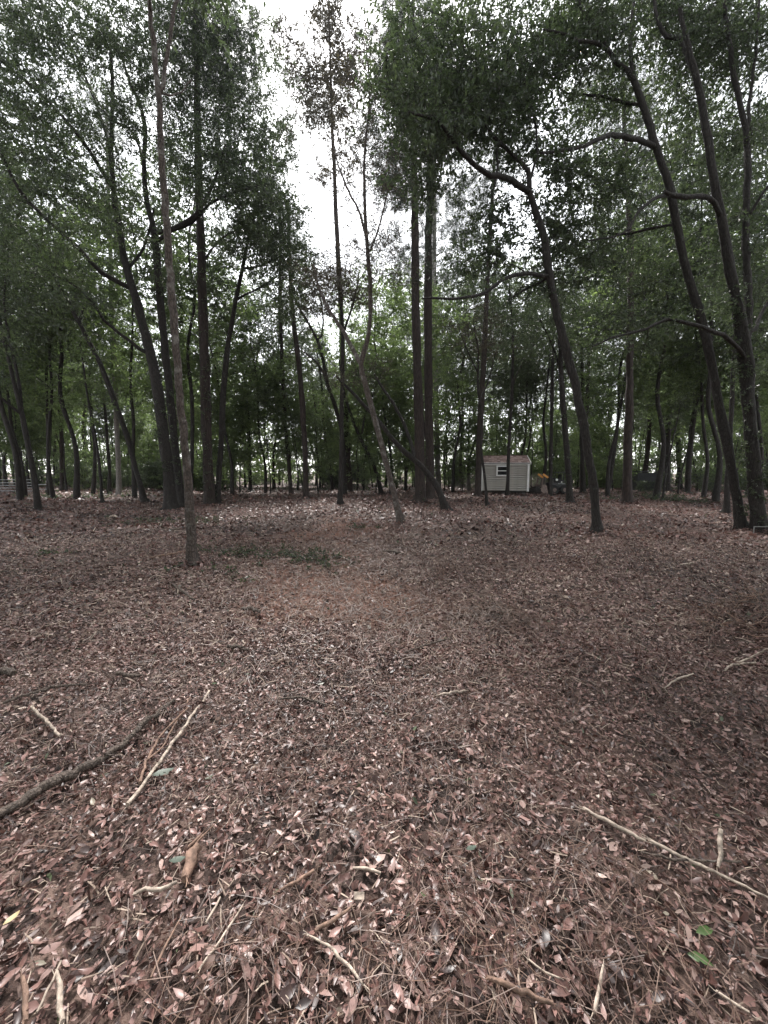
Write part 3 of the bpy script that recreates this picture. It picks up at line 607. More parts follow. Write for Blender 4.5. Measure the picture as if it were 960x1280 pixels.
# ------------------------------------------------------------------ the woods behind: a few kinds, each copy a tree of its own
def kind_tree(name, h, bmat, lmat, seed, crown=(.35, .3), r=.13, n=70, pine=False, lean=.05, leaf=(.16, .075), nt=7, nl=12, low=.3):
    g = np.random.default_rng(seed)
    k = 8; t = np.linspace(0, 1, k)
    lx, ly = g.normal(size=2) * lean
    pts = np.stack([lx * h * t ** 1.3 + g.normal(size=k) * .008 * h * (t > 0), ly * h * t ** 1.3 + g.normal(size=k) * .008 * h * (t > 0), h * t - .15 * (t == 0), r * (1 - .8 * t)], -1)
    pts[0, 3] *= 1.35
    T = smooth_line(pts, .5)
    root = empty(name, (0, 0, 0))
    tube(MB(), T, 8, .1, 0, None, seed).build('trunk', M[bmat], root)
    n = int(n * (1.8 if pine else 1.9))
    z = low + (1 - low) * g.beta(1.6, 1.5, n)
    a = g.uniform(0, 2 * math.pi, n)
    prof = crown[0] * h * np.sqrt(np.clip(1 - ((z - (low + 1) / 2) / ((1 - low) / 2 + .05)) ** 2, .05, 1))
    rad = prof * g.uniform(.15, 1, n) ** .6
    # uneven outline: some sectors reach further
    rad *= 1 + .35 * np.sin(a * 2 + seed) * np.sin(z * 9 + seed)
    P = np.stack([np.interp(z, t, pts[:, 0]) + rad * np.cos(a), np.interp(z, t, pts[:, 1]) + rad * np.sin(a), z * h], -1)
    mb = MB(); grow(mb, T[len(T) // 5:], P, 4, .05, g)
    if pine:
        Q = np.repeat(P, 4, 0) + g.normal(size=(n * 4, 3)) * .45
        tufts(mb, Q, 26, .32, .03, 1, g)
    else:
        sprays(mb, P, nt, nl, .95, leaf[0], leaf[1], tint=np.clip(g.normal(.5, .2, n), .05, .95), g=g)
    mb.build('crown', [M[bmat], M[lmat]], root)
    return root
def shrub(name, h, seed, lmat, n=70):
    g = np.random.default_rng(seed)
    root = empty(name, (0, 0, 0))
    mb = MB(); tips = []
    for k in range(6):
        a = g.uniform(0, 6.28); e = np.array([math.cos(a) * h * .4 * g.uniform(.4, 1), math.sin(a) * h * .4 * g.uniform(.4, 1), h * g.uniform(.6, 1)])
        C = smooth_line(np.array([[0, 0, -.05, .025], [*(e * np.array([.4, .4, .5])), .018], [*e, .006]]), .3)
        tube(mb, C, 5, .05, 0, None, k, False); tips.append(C)
    mb.build('stem', M['bark_oak'], root)
    P = np.stack([g.normal(size=n) * h * .3, g.normal(size=n) * h * .3, h * g.uniform(.12, 1.05, n)], -1)
    mc = MB(); grow(mc, np.vstack(tips), P, 3, .01, g)
    sprays(mc, P, 7, 13, .6, .13, .06, tint=np.clip(g.normal(.45, .2, n), .05, .95), g=g)
    mc.build('crown', [M['bark_oak'], M[lmat]], root)
    return root

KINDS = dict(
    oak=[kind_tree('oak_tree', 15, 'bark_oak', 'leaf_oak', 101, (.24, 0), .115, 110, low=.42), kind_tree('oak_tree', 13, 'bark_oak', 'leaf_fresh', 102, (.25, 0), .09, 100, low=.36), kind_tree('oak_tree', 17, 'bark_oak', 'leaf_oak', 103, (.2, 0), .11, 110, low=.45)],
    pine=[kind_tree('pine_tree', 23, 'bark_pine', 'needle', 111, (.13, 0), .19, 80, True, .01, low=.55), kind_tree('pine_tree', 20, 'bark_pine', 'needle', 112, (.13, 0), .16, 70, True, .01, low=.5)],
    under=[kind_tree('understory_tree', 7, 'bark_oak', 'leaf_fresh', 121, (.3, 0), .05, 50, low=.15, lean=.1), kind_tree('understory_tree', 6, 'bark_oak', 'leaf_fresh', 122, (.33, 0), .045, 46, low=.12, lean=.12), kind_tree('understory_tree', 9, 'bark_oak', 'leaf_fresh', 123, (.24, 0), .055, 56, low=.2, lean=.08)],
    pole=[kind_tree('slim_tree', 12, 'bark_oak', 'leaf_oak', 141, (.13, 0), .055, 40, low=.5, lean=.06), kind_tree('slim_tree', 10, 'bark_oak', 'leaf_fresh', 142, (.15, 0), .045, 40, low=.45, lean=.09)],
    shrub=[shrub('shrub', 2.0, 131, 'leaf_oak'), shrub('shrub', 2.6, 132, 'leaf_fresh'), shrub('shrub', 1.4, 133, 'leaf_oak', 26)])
used = set()
ZONES = [(25, 'left of the forked edge tree'), (70, 'just right of the forked edge tree'), (115, 'left of the spindly sapling'), (150, 'behind the pale grey pine'), (185, 'behind the foot of the leaning thin tree'),
         (225, 'behind the thickest left trunk'), (262, 'left of the vine covered pine'), (300, 'right of the dark bowed trunk'), (340, 'around the far Y forked tree'), (375, 'behind the two slim pines'),
         (408, 'right of the two slim pines'), (440, 'behind the tall lone pine'), (480, 'behind the grey bent centre tree'), (515, 'left of the biggest centre pine'), (560, 'right of the centre pines'),
         (600, 'at the left of the white shed'), (632, 'above the left half of the shed roof'), (662, 'above the right half of the shed roof'), (700, 'behind the loader'), (735, 'behind the bough bearing tree right of the shed'),
         (780, 'left of the rough pine by the dark shed'), (812, 'left behind the dark shed'), (845, 'right behind the dark shed'), (880, 'right of the two trunks beyond the dark shed'), (925, 'behind the tall leaning tree at right'), (9999, 'beyond the thickest right edge trunk')]
def zone(px):
    return next(t for lim, t in ZONES if px < lim)
KIND_WORDS = dict(oak=('dark broadleaf woods tree', 'tree'), pine=('straight far pine', 'tree'), under=('low leafy woods tree', 'tree'), shrub=('bushy shrub', 'shrub'), pole=('pole thin woods tree', 'tree'))
def plant(kind, k, x, y, s, rz):
    src = KINDS[kind][k % len(KINDS[kind])]
    o = src if src.name not in used else copy_tree(src)
    used.add(src.name)
    o.location = (x, y, float(gz(x, y))); o.rotation_euler = (0, 0, rz); o.scale = (s, s, s)
    px = 480 + x / y * FPX * .995
    w, c = KIND_WORDS[kind]
    tag(o, f'{w} {zone(px)}', c, f'{w} {zone(px)}')
    return o
g = np.random.default_rng(77)
placed = []
def ok(x, y, gap):
    return all((x - a) ** 2 + (y - b) ** 2 > max(gap, q) ** 2 * .7 for a, b, q in placed)
def scatter(kind, cnt, y0, y1, gap, s0=.85, s1=1.2, clear=()):
    n = t = 0
    while n < cnt and t < cnt * 60:
        t += 1
        y = math.sqrt(g.uniform(y0 * y0, y1 * y1)); x = g.uniform(-1.12, 1.12) * y
        px = 480 + x / y * FPX
        if any(a < px < b and y < dmax for a, b, dmax in clear) or not ok(x, y, gap): continue
        placed.append((x, y, gap)); plant(kind, int(g.integers(0, 9)), x, y, g.uniform(s0, s1), g.uniform(0, 6.28)); n += 1
CL = [(570, 712, 31), (785, 830, 33)]
def side_ok(lo, hi, far): return CL + [(lo, hi, far)]
scatter('oak', 9, 19, 27, 3.2, .95, 1.2, clear=CL + [(290, 500, 200)])
for k, px, d, sc in ((0, 25, 20, 1.15), (2, 95, 22, 1.2), (1, 168, 23, 1.2), (2, 236, 22, 1.15), (1, 290, 25, 1.1), (0, 650, 31, 1.05), (2, 676, 30, 1.1), (1, 760, 23, 1.1), (2, 820, 21, 1.2), (0, 895, 19, 1.1), (1, 945, 22, 1.2), (1, 488, 27, 1.1), (2, 566, 28, 1.0), (0, 586, 32, 1.15), (1, 455, 31, .95), (2, 400, 33, .8), (0, 332, 29, .95), (1, 372, 31, .8)):
    x = (px - 480) / FPX * d; placed.append((x, d, 2.2)); plant('oak', k, x, d, sc, px * .7)
for k, px, d, sc in ((0, 268, 27, 1.0), (1, 300, 29, 1.1), (2, 338, 28, .9), (0, 398, 28, 1.0), (2, 446, 30, 1.1), (1, 470, 27, .9), (0, 508, 30, 1.1), (2, 556, 31, 1.0), (1, 578, 29, .9)):
    x = (px - 480) / FPX * d; placed.append((x, d, 1.5)); plant('under', k, x, d, sc, px * .3)
for k, px, d, sc in ((2, 801, 29, .5), (2, 822, 29.2, .5)):
    plant('shrub', k, (px - 480) / FPX * d, d, sc, px)
scatter('pine', 30, 27, 60, 2.2, clear=CL + [(330, 450, 200)])
scatter('oak', 38, 28, 58, 2.6, clear=CL + [(350, 450, 33)])
scatter('pole', 60, 22, 46, 1.0, clear=CL)
scatter('under', 64, 27, 54, 1.8, clear=CL)
scatter('shrub', 80, 27, 48, 1.1, .6, 1.25, clear=CL)

same = {}
for o in COL.objects:
    if o.parent is None and o.get('group') and o.get('category') in ('tree', 'shrub') and o['label'] == o['group']: same.setdefault(o['label'], []).append(o)
ORD = ['second', 'third', 'fourth', 'fifth', 'sixth', 'seventh', 'eighth', 'ninth', 'tenth', 'eleventh', 'twelfth']
for lab, os_ in same.items():
    if len(os_) < 2: continue
    os_.sort(key=lambda o: o.location.x / o.location.y)
    for q, o in enumerate(os_):
        o['label'] = lab + ', ' + ('leftmost' if q == 0 else 'rightmost' if q == len(os_) - 1 else ORD[q - 1] + ' from left')

# ------------------------------------------------------------------ far wood that closes the view: one mass
g = np.random.default_rng(909)
mb = MB()
n = 0
for k in range(84):
    y = g.uniform(58, 80); x = g.uniform(-1.25, 1.25) * y
    h = g.uniform(14, 26)
    tube(mb, np.array([[x, y, -.2, .2], [x + g.normal() * .5, y, h * .6, .14], [x + g.normal() * .7, y, h, .05]]), 5, .05, 0, None, k, False)
    c = 22
    P = np.stack([x + g.normal(size=c) * h * .14, y + g.normal(size=c) * h * .14, h * g.uniform(.06, 1.02, c)], -1)
    sprays(mb, P, 3, 9, 1.8, .4, .19, tint=np.clip(g.normal(.5, .2, c), .05, .95), g=g)
c = 2900; y = g.uniform(50, 62, c); P = np.stack([g.uniform(-1.2, 1.2, c) * y, y, 8 * g.uniform(.03, 1, c) ** 1.3], -1)
sprays(mb, P, 3, 9, 1.5, .36, .18, tint=np.clip(g.normal(.4, .2, c), .05, .95), g=g)
# same wood, unseen beside and behind the camera, added to shade trunks and ground
for k in range(52):
    az = math.radians(g.uniform(68, 292)); q = g.uniform(7.5, 20); x, y = math.sin(az) * q, math.cos(az) * q
    h = g.uniform(12, 18)
    tube(mb, np.array([[x, y, -.2, .17], [x + g.normal() * .4, y, h * .6, .12], [x + g.normal() * .6, y, h, .04]]), 5, .05, 0, None, k, False)
    c = 54
    P = np.stack([x + g.normal(size=c) * h * .13, y + g.normal(size=c) * h * .13, h * g.uniform(.12, 1.02, c)], -1)
    sprays(mb, P, 3, 8, 1.1, .32, .16, tint=np.clip(g.normal(.5, .2, c), .05, .95), g=g)
tag(mb.build('distant_woods_and_shade_trees', [M['bark_oak'], M['leaf_fresh']]), 'far green wood closing the view, and added unseen shade trees behind the camera', 'woods', kind='stuff')

# ------------------------------------------------------------------ white shed
def shed():
    g0, g1 = gp(603.5, 617.8), gp(657.5, 617.8)
    d = 25.0
    xl, xr = at(602.5, 617, d)[0], at(657.5, 617, d)[0]
    W = xr - xl; D = 3.6; zb = .2; zt = 2.02; zr = 2.5
    cx = (xl + xr) / 2
    root = tag(empty('shed', (cx, d, float(gz(cx, d)))), 'small white clapboard shed with a reddish shingle roof, raised on blocks among the trunks', 'shed'); root.rotation_euler[2] = -.23
    lap, trim, roofm, dark, glass, blockm = M['lap'], M['trim'], M['shingle'], M['dark'], M['glass'], M['block']
    mb = MB(); mb.box((0, D / 2, (zb + zt) / 2), (W - .06, D - .06, zt - zb), 1)  # wall core coloured dark so gaps between siding boards read as shade
    # gable ends
    for sx in (-1, 1):
        x = sx * (W / 2 - .03)
        v = [(x, .03, zt), (x, D - .03, zt), (x, D / 2, zr - .05)]; mb.add(v, [(0, 1, 2)], 0)
    mb.build('wall', [lap, dark], root)
    n = 13; hgt = (zt - zb) / n
    def board(c, size, rot): 
        return MB().box((0, 0, 0), size, 0, None).mesh('siding_board', lap)
    me = MB(); 
    q = np.array([(-W / 2, -.09, -hgt / 2 + .048), (W / 2, -.09, -hgt / 2 + .048), (W / 2, -.004, hgt / 2 + .02), (-W / 2, -.004, hgt / 2 + .02), (-W / 2, .03, -hgt / 2), (W / 2, .03, -hgt / 2), (W / 2, .03, hgt / 2), (-W / 2, .03, hgt / 2)])
    me.add(q, [(0, 1, 2, 3), (0, 4, 5, 1), (3, 2, 6, 7), (0, 3, 7, 4), (1, 5, 6, 2)], 0)
    front = me.mesh('siding_board', lap)
    ms = MB(); q2 = np.stack([-q[:, 1], q[:, 0] / W * D, q[:, 2]], -1); ms.add(q2, [(0, 1, 2, 3), (0, 4, 5, 1), (3, 2, 6, 7), (0, 3, 7, 4), (1, 5, 6, 2)], 0)
    side = ms.mesh('siding_board', lap)
    for k in range(n):
        for mesh, loc in ((front, (0, .0, zb + hgt * (k + .5))), (side, (W / 2, D / 2, zb + hgt * (k + .5)))):
            o = bpy.data.objects.new('siding_board', mesh); COL.objects.link(o); o.parent = root; o.location = loc
    for sx in (-1, 1):
        MB().box((sx * (W / 2 + .012), -.05, (zb + zt) / 2), (.13, .11, zt - zb + .03), 0).build('corner_trim', trim, root)
    # roof: two slopes with courses of shingles, white drip edges
    for s, nm in ((-1, 'roof'), (1, 'roof')):
        rf = MB(); a = math.atan2(zr - zt, D / 2); ln = math.hypot(zr - zt, D / 2) + .16
        rot = Matrix.Rotation(-s * -a if s < 0 else -a, 4, 'X')
        m4 = Matrix.Rotation(a if s < 0 else -a, 4, 'X')
        yc = D / 2 + s * (D / 4 + .06); zc = (zt + zr) / 2 - .02
        rf.box((0, yc, zc), (W + .24, ln, .04), 0, m4)
        o = rf.build('roof', dark, root)
        nrow = 9
        for k in range(nrow):
            f = (k + .5) / nrow - .5
            off = m4 @ Vector((0, -s * 0 + f * ln * (1 if s < 0 else -1), .03))
            row = MB(); tx = -W / 2 - .12
            cnt = 17; w = (W + .24) / cnt
            for c in range(cnt):
                sh = (k % 2) * .5 * w * (0 if c in (0,) else 1)
                row.box((tx + w * (c + .5), yc + off.y, zc + off.z + rng.uniform(0, .006)), (w * .94, ln / nrow * 1.08, .022), 0, m4 @ Matrix.Rotation(.05 * (1 if s < 0 else -1), 4, 'X'), rng.random())
            row.build('shingle_course', roofm, o)
        MB().box((0, D / 2 + s * (D / 2 + .11), zt - .045), (W + .28, .035, .13), 0).build('fascia', trim, o)
        for sx in (-1, 1):
            MB().box((sx * (W / 2 + .135), yc, zc), (.035, ln + .04, .12), 0, m4).build('rake_board', trim, o)
    MB().box((0, D / 2, zr + .05), (W + .24, .16, .03), 0).build('ridge_cap', roofm, root)
    # window, left of the middle
    wx = at(628.5, 590, d)[0] - cx; wz = 1.5; ww, wh = .72, .6
    fr = MB()
    for (c, sz) in (((wx, -.11, wz + wh / 2), (ww + .1, .06, .08)), ((wx, -.11, wz - wh / 2), (ww + .1, .06, .08)), ((wx - ww / 2, -.11, wz), (.08, .06, wh - .08)), ((wx + ww / 2, -.11, wz), (.08, .06, wh - .08)), ((wx, -.114, wz), (ww - .08, .05, .045))):
        fr.box(c, sz, 0)
    wo = fr.build('window', trim, root)
    for dz in (.14, -.14): MB().box((wx, -.1, wz + dz), (ww - .08, .012, .245), 0).build('pane', glass, wo)
    MB().box((0, D / 2, zb - .05), (W - .1, D - .1, .1), 0).build('floor_frame', dark, root)
    for sx in (-1, 0, 1):
        for y in (.25, D / 2, D - .25):
            MB().box((sx * (W / 2 - .25), y, .0), (.3, .2, .26), 0).build('block', blockm, root)
M['lap'] = plain('white_siding', (.37, .35, .315), .55, 0, 3, .1)
M['trim'] = plain('white_trim', (.74, .73, .71), .5, 0, 4, .08)
m, nt, b = new_mat('roof_shingle'); a_ = nd(nt, 'ShaderNodeAttribute', attribute_name='rnd')
rr = ramp(nt, [(0, (.1, .06, .054)), (.5, (.19, .12, .108)), (1, (.3, .22, .2))], a_.outputs['Fac']); nt.links.new(rr.outputs['Color'], b.inputs['Base Color']); b.inputs['Roughness'].default_value = .9
M['shingle'] = m
M['dark'] = plain('dark_timber_gap_shade', (.03, .026, .022), .9)
M['block'] = plain('concrete_block', (.2, .19, .18), .95, 0, 14, .3, .4)
m, nt, b = new_mat('window_glass'); b.inputs['Base Color'].default_value = (.006, .0065, .007, 1); b.inputs['Roughness'].default_value = .12; b.inputs['Specular IOR Level'].default_value = .2
M['glass'] = m
M['grey_metal'] = plain('grey_sheet_metal', (.045, .047, .05), .55, .3, 2.5, .3)
M['rust'] = plain('orange_paint', (.62, .27, .05), .5, 0, 12, .3)
M['black_metal'] = plain('black_metal', (.025, .025, .026), .5, .2, 10, .4)
M['worn_metal'] = plain('worn_metal', (.2, .15, .13), .6, .3, 14, .5)
M['rubber'] = plain('rubber', (.02, .02, .02), .85, 0, 20, .3)
M['white_paint'] = plain('white_lamp', (.8, .79, .76), .3, 0, 6, .05)
M['galv'] = plain('galvanised_tube', (.27, .28, .28), .5, .4, 8, .35)
M['pale_plastic'] = plain('pale_rail', (.22, .22, .21), .6, 0, 9, .2)
shed()

# ------------------------------------------------------------------ dark metal shed half lost in the undergrowth
def metal_shed():
    d = 30.0; xl, xr = at(796, 610, d)[0], at(820.5, 610, d)[0]; cx = (xl + xr) / 2; W = xr - xl; zt = 1.45; D = 2.0
    root = tag(empty('metal_shed', (cx, d, float(gz(cx, d)))), 'low dark corrugated metal shed overgrown at its foot, between two trunks on the right', 'shed')
    wl = MB(); n = 22; xs = np.linspace(-W / 2, W / 2, n * 2 + 1); ys = np.where(np.arange(n * 2 + 1) % 2, -.025, 0)
    v = np.concatenate([np.stack([xs, ys, np.zeros_like(xs)], -1), np.stack([xs, ys, np.full_like(xs, zt)], -1)]); k = np.arange(n * 2); m_ = n * 2 + 1
    wl.add(v, np.stack([k, k + 1, k + 1 + m_, k + m_], -1), 0)
    wl.box((0, D / 2 + .02, zt / 2), (W - .02, D, zt), 0)
    wl.build('wall', M['grey_metal'], root)
    rf = MB(); rf.box((0, D / 2, zt + .1), (W + .12, D + .2, .035), 0, Matrix.Rotation(-.03, 4, 'X')); rf.build('roof', M['grey_metal'], root)
    MB().box((W / 2 - .015, -.035, zt / 2), (.05, .03, zt), 0).build('corner_trim', M['galv'], root)
    mb = MB(); g = np.random.default_rng(6)
    return cx, d
metal_shed()

# ------------------------------------------------------------------ small digging machine at work behind the shed's right corner
def digger():
    d = 26.5; cx = at(692, 600, d)[0]
    root = tag(empty('loader', (cx, d, float(gz(cx, d)))), 'small loader with open black cab and raised orange arm, right of the white shed', 'machine')
    def tub(pts, r, mat, name, parent=root, segs=8):
        L = [(*p, r) for p in pts]; return tube(MB(), smooth_line(np.array(L), .2) if len(L) > 2 else np.array(L), segs, 0, 0).build(name, mat, parent)
    body = MB(); body.box((.3, .3, .52), (1.05, .9, .5), 0); body.box((.55, .3, .84), (.5, .8, .16), 0); body.build('body', M['black_metal'], root)
    for y in (-.2, .8):
        for x in (-.02, .68):
            a = np.linspace(0, 2 * math.pi, 20, endpoint=False); w = MB()
            prof = [(.13, -.1), (.26, -.1), (.3, -.05), (.3, .05), (.26, .1), (.13, .1)]
            V = np.array([[r * math.cos(t), yy, r * math.sin(t)] for t in a for r, yy in prof]); i, j = np.meshgrid(np.arange(20), np.arange(5), indexing='ij')
            F = np.stack([i * 6 + j, i * 6 + j + 1, (i + 1) % 20 * 6 + j + 1, (i + 1) % 20 * 6 + j], -1).reshape(-1, 4); w.add(V, F, 0)
            for t in a[::1]:
                w.box((.305 * math.cos(t), 0, .305 * math.sin(t)), (.03, .19, .05), 0, Matrix.Rotation(-t, 4, 'Y'))
            o = w.build('wheel', M['rubber'], root, (x, y, .3))
            tube(MB(), np.array([[0, -.08, 0, .14], [0, .08, 0, .14]]), 14, 0, 0).build('rim', M['worn_metal'], o)
    for x in (.02, .62):
        for y in (-.08, .68): tub([(x, y, .75), (x + .02, y, 1.46)], .026, M['black_metal'], 'cab_post')
    MB().box((.33, .3, 1.49), (.78, .9, .05), 0).build('cab_roof', M['grey_metal'], root)
    MB().box((.4, .3, .95), (.32, .4, .1), 0).build('seat', M['rubber'], root)
    MB().box((.55, .3, 1.15), (.09, .4, .38), 0).build('seat_back', M['rubber'], root)
    tub([(.12, .15, .8), (.2, .15, 1.12)], .014, M['galv'], 'lever'); tub([(.12, .4, .8), (.2, .4, 1.12)], .014, M['galv'], 'lever')
    for y in (-.12, .72):
        arm = tub([(.75, y, .85), (.3, y, .98), (-.25, y, 1.12), (-.5, y, 1.28)], .045, M['black_metal'], 'lift_arm')
        MB().box((-.62, y, 1.24), (.42, .1, .13), 0, Matrix.Rotation(.62, 4, 'Y')).build('lift_arm', M['rust'], root)
        tub([(-.78, y, 1.1), (-.86, y, .62)], .04, M['worn_metal'], 'bucket_link')
    bk = MB(); prof = [(-.58, .62), (-.88, .66), (-.98, .4), (-.92, .12), (-.6, .02), (-.45, .05)]
    V = np.array([(x, y, z) for y in (-.3, .95) for x, z in prof]); F = [(k, k + 1, k + 7, k + 6) for k in range(5)]
    bk.add(V, F, 0); bk.add(V[:6], [(0, 1, 2, 3, 4, 5)], 0); bk.add(V[6:], [(0, 5, 4, 3, 2, 1)], 0); bk.build('bucket', M['worn_metal'], root)
    for (x, z) in ((.1, .98), (.98, 1.02), (.45, .82)):
        lp = MB(); tube(lp, np.array([[x, -.22, z, .03], [x, -.25, z, .085 if x < .2 else .06], [x, -.29, z, .08 if x < .2 else .05]]), 12, 0, 0); lp.build('headlight', M['white_paint'], root)
    MB().box((.5, -.17, .72), (.5, .03, .05), 0).build('side_rail', M['galv'], root)
digger()

# dark stump heap right of the shed
g = np.random.default_rng(41)
c = gp(668.5, 617); root = tag(empty('root_heap', (c[0], c[1], float(gz(c[0], c[1])))), 'dark uprooted stump lying between the shed corner and the loader', 'stump')
mb = MB(); tube(mb, np.array([[-.42, 0, .14, .12], [-.15, 0, .22, .24], [.15, .02, .26, .26], [.35, 0, .2, .14]]), 10, .3, 0, None, 4); mb.build('stump', M['bark_oak'], root)
for k in range(9):
    a = g.uniform(0, 6.28); e = np.array([math.cos(a) * .5, math.sin(a) * .3, .3 + .3 * g.uniform(-.8, 1)])
    tube(MB(), smooth_line(np.array([[0, 0, .25, .06], [*(e * .6 + [0, 0, .12]), .04], [*e, .012]]), .12), 6, .2, 0, None, k).build('root', M['bark_oak'], root)

# ------------------------------------------------------------------ tube gate at the far left
d = 26.5; x0, x1 = at(-45, 610, d)[0], at(41, 610, d)[0]
root = tag(empty('metal_gate', ((x0 + x1) / 2, d, float(gz((x0 + x1) / 2, d)))), 'low grey tube gate with five rails at the far left wood edge', 'gate'); hw = (x1 - x0) / 2
for k, z in enumerate((.22, .42, .6, .78, .98)):
    tube(MB(), np.array([[-hw, 0, z, .022], [hw, 0, z, .022]]), 7, 0, 0).build('rail', M['galv'], root)
for x in (-hw, -hw * .2, hw):
    tube(MB(), np.array([[x, .03, .16 if abs(x) < hw else -.1, .025], [x, .03, 1.02, .025]]), 7, 0, 0).build('upright', M['galv'], root)
d = 26.0; x0, x1 = at(48, 610, d)[0], at(59, 610, d)[0]
root = tag(empty('fence_rails', ((x0 + x1) / 2, d, float(gz((x0 + x1) / 2, d)))), 'short end of two grey rails right of the forked edge tree', 'fence')
for z in (.35, .66): tube(MB(), np.array([[-.5, 0, z, .02], [.5, 0, z, .02]]), 7, 0, 0).build('rail', M['galv'], root)
for x in (-.5, .5): tube(MB(), np.array([[x, 0, -.1, .035], [x, 0, .8, .035]]), 7, 0, 0).build('post', M['bark_oak'], root)

# pale low frame at the foot of the right edge tree
d = 9.6; c = at(953, 664, d); c[2] = float(gz(c[0], c[1]))
root = tag(empty('metal_stand', c), 'low pale wire stand at the foot of the thickest right edge tree', 'stand')
for x in (-.22, .3): tube(MB(), np.array([[x, 0, -.03, .011], [x, 0, .2, .011]]), 6, 0, 0).build('leg', M['pale_plastic'], root)
tube(MB(), np.array([[-.23, 0, .205, .009], [.31, 0, .205, .009]]), 6, 0, 0).build('top_rail', M['pale_plastic'], root)

# ------------------------------------------------------------------ leaf litter
def ground_n(P):
    e = .03
    return unit(np.stack([-(gz(P[:, 0] + e, P[:, 1]) - gz(P[:, 0] - e, P[:, 1])) / (2 * e), -(gz(P[:, 0], P[:, 1] + e) - gz(P[:, 0], P[:, 1] - e)) / (2 * e), np.ones(len(P))], -1))
def wedge(n, y0, y1, g, side=1.18, pad=.4):
    y = np.sqrt(g.uniform(y0 * y0, y1 * y1, n)); x = g.uniform(-1, 1, n) * (y * side + pad)
    return np.stack([x, y], -1)
# lens shaped leaf outlines, curled: 3 x 5 grid without the corners
def leaf_shape(g, wide):
    t = np.array([0, .3, .66, 1.0]); w = np.array([0.06, .95, .86, .03]) * .5 * wide
    cl, cu = g.uniform(-.5, .9), g.uniform(-.2, .7)
    V = []
    for k in range(4):
        z = cl * (t[k] - .5) ** 2 * .6 + .04 * math.sin(k * 2.1 + cl * 5)
        for s in (-1, 0, 1): V.append((t[k] - .5, s * w[k] + .05 * math.sin(t[k] * 3) * cl * .6, z + (cu * w[k] if s else 0) * 1.0 + (g.uniform(-.03, .03) if s else 0)))
    F = []
    for k in range(3):
        for s in (0, 1): F.append((k * 3 + s, (k + 1) * 3 + s, (k + 1) * 3 + s + 1, k * 3 + s + 1))
    return np.array(V), np.array(F)
gl = np.random.default_rng(303)
SH = [leaf_shape(gl, w) for w in (.3, .34, .38, .42, .3, .46, .36, .28, .5, .33)]
def frames(g, N, nrm, tilt):
    n = unit(nrm + g.normal(size=(N, 3)) * tilt[:, None])
    a = unit(g.normal(size=(N, 3))); a = unit(a - n * np.sum(a * n, 1)[:, None])
    return np.stack([a, np.cross(n, a), n], -1)                    # columns
def litter(mb, XY, g, L, lift, tiltv, rnd, mat=0, shapes=SH):
    N = len(XY); P = np.column_stack([XY, gz(XY[:, 0], XY[:, 1])]); P[:, 2] += lift
    R = frames(g, N, ground_n(P), tiltv)
    pick = g.integers(0, len(shapes), N)
    for k, (v, f) in enumerate(shapes):
        q = np.where(pick == k)[0]
        if not len(q): continue
        V = np.einsum('nij,mj->nmi', R[q], v) * L[q, None, None] + P[q][:, None, :]
        F = (f[None] + (np.arange(len(q)) * len(v))[:, None, None]).reshape(-1, f.shape[1])
        mb.add(V.reshape(-1, 3), F, mat, np.repeat(rnd[q], len(f)), True)
def bare(XY):
    """where the clearing machine scraped the leaves off: a patch and the track leading back from it"""
    x, y = XY[:, 0], XY[:, 1]
    return np.clip(np.exp(-((x + .5) / .9) ** 2 - ((y - 4.7) / .8) ** 2) + .8 * np.exp(-((x + .9 + (y - 7) * .12) / .8) ** 2 - ((y - 8.5) / 4) ** 2) + .4 * vn(x * 1.5, y * 1.5, 35) - .1, 0, 1)
def tone(XY, g, N):
    """each leaf's own shade, with patches of older and paler leaves"""
    p = vn(XY[:, 0] * .4 + 3, XY[:, 1] * .4, 33) * .17 + vn(XY[:, 0] * 1.1 + 7, XY[:, 1] * 1.1, 31) * .12 + vn(XY[:, 0] * 4, XY[:, 1] * 4, 32) * .1
    return np.clip(g.beta(1.7, 1.9, N) * .88 + p, 0, .95)
def olive(r, g, share):
    q = g.random(len(r)) < share; r = r.copy(); r[q] = g.uniform(.955, 1, q.sum()); return r
DI = (np.array([(-.5, 0, 0), (0, .2, .06), (.5, 0, 0), (0, -.2, .06)]), np.array([(0, 1, 2), (0, 2, 3)]))
DN = (np.array([(-.5, 0, 0), (.1, .13, .03), (.5, 0, .1), (-.1, -.13, .04)]), np.array([(0, 1, 2), (0, 2, 3)]))
DW = (np.array([(-.5, -.2, 0), (.35, -.3, .1), (.5, .25, 0), (-.3, .35, .12)]), np.array([(0, 1, 2), (0, 2, 3)]))
mb = MB()
g = np.random.default_rng(51); N = 22000
XY = wedge(N, .45, 3.2, g); mb_t = np.abs(g.normal(size=N)) * .6 + .1
litter(mb, XY, g, .014 + .05 * g.beta(1.3, 2.1, N), g.uniform(.0, .045, N) ** 1.0, mb_t, olive(tone(XY, g, N), g, .012))
N = 60000; XY = wedge(N, .45, 3.6, g)                            # torn fragments
litter(mb, XY, g, g.uniform(.006, .026, N), g.uniform(.012, .047, N), np.abs(g.normal(size=N)) * .8 + .1, np.clip(tone(XY, g, N) + .02, 0, .95), 0, [DI, DN, DW])
tag(mb.build('leaf_litter', M['litter']), 'brown and pinkish dead leaves covering the ground in the front', 'leaf litter', kind='stuff')
mb = MB()
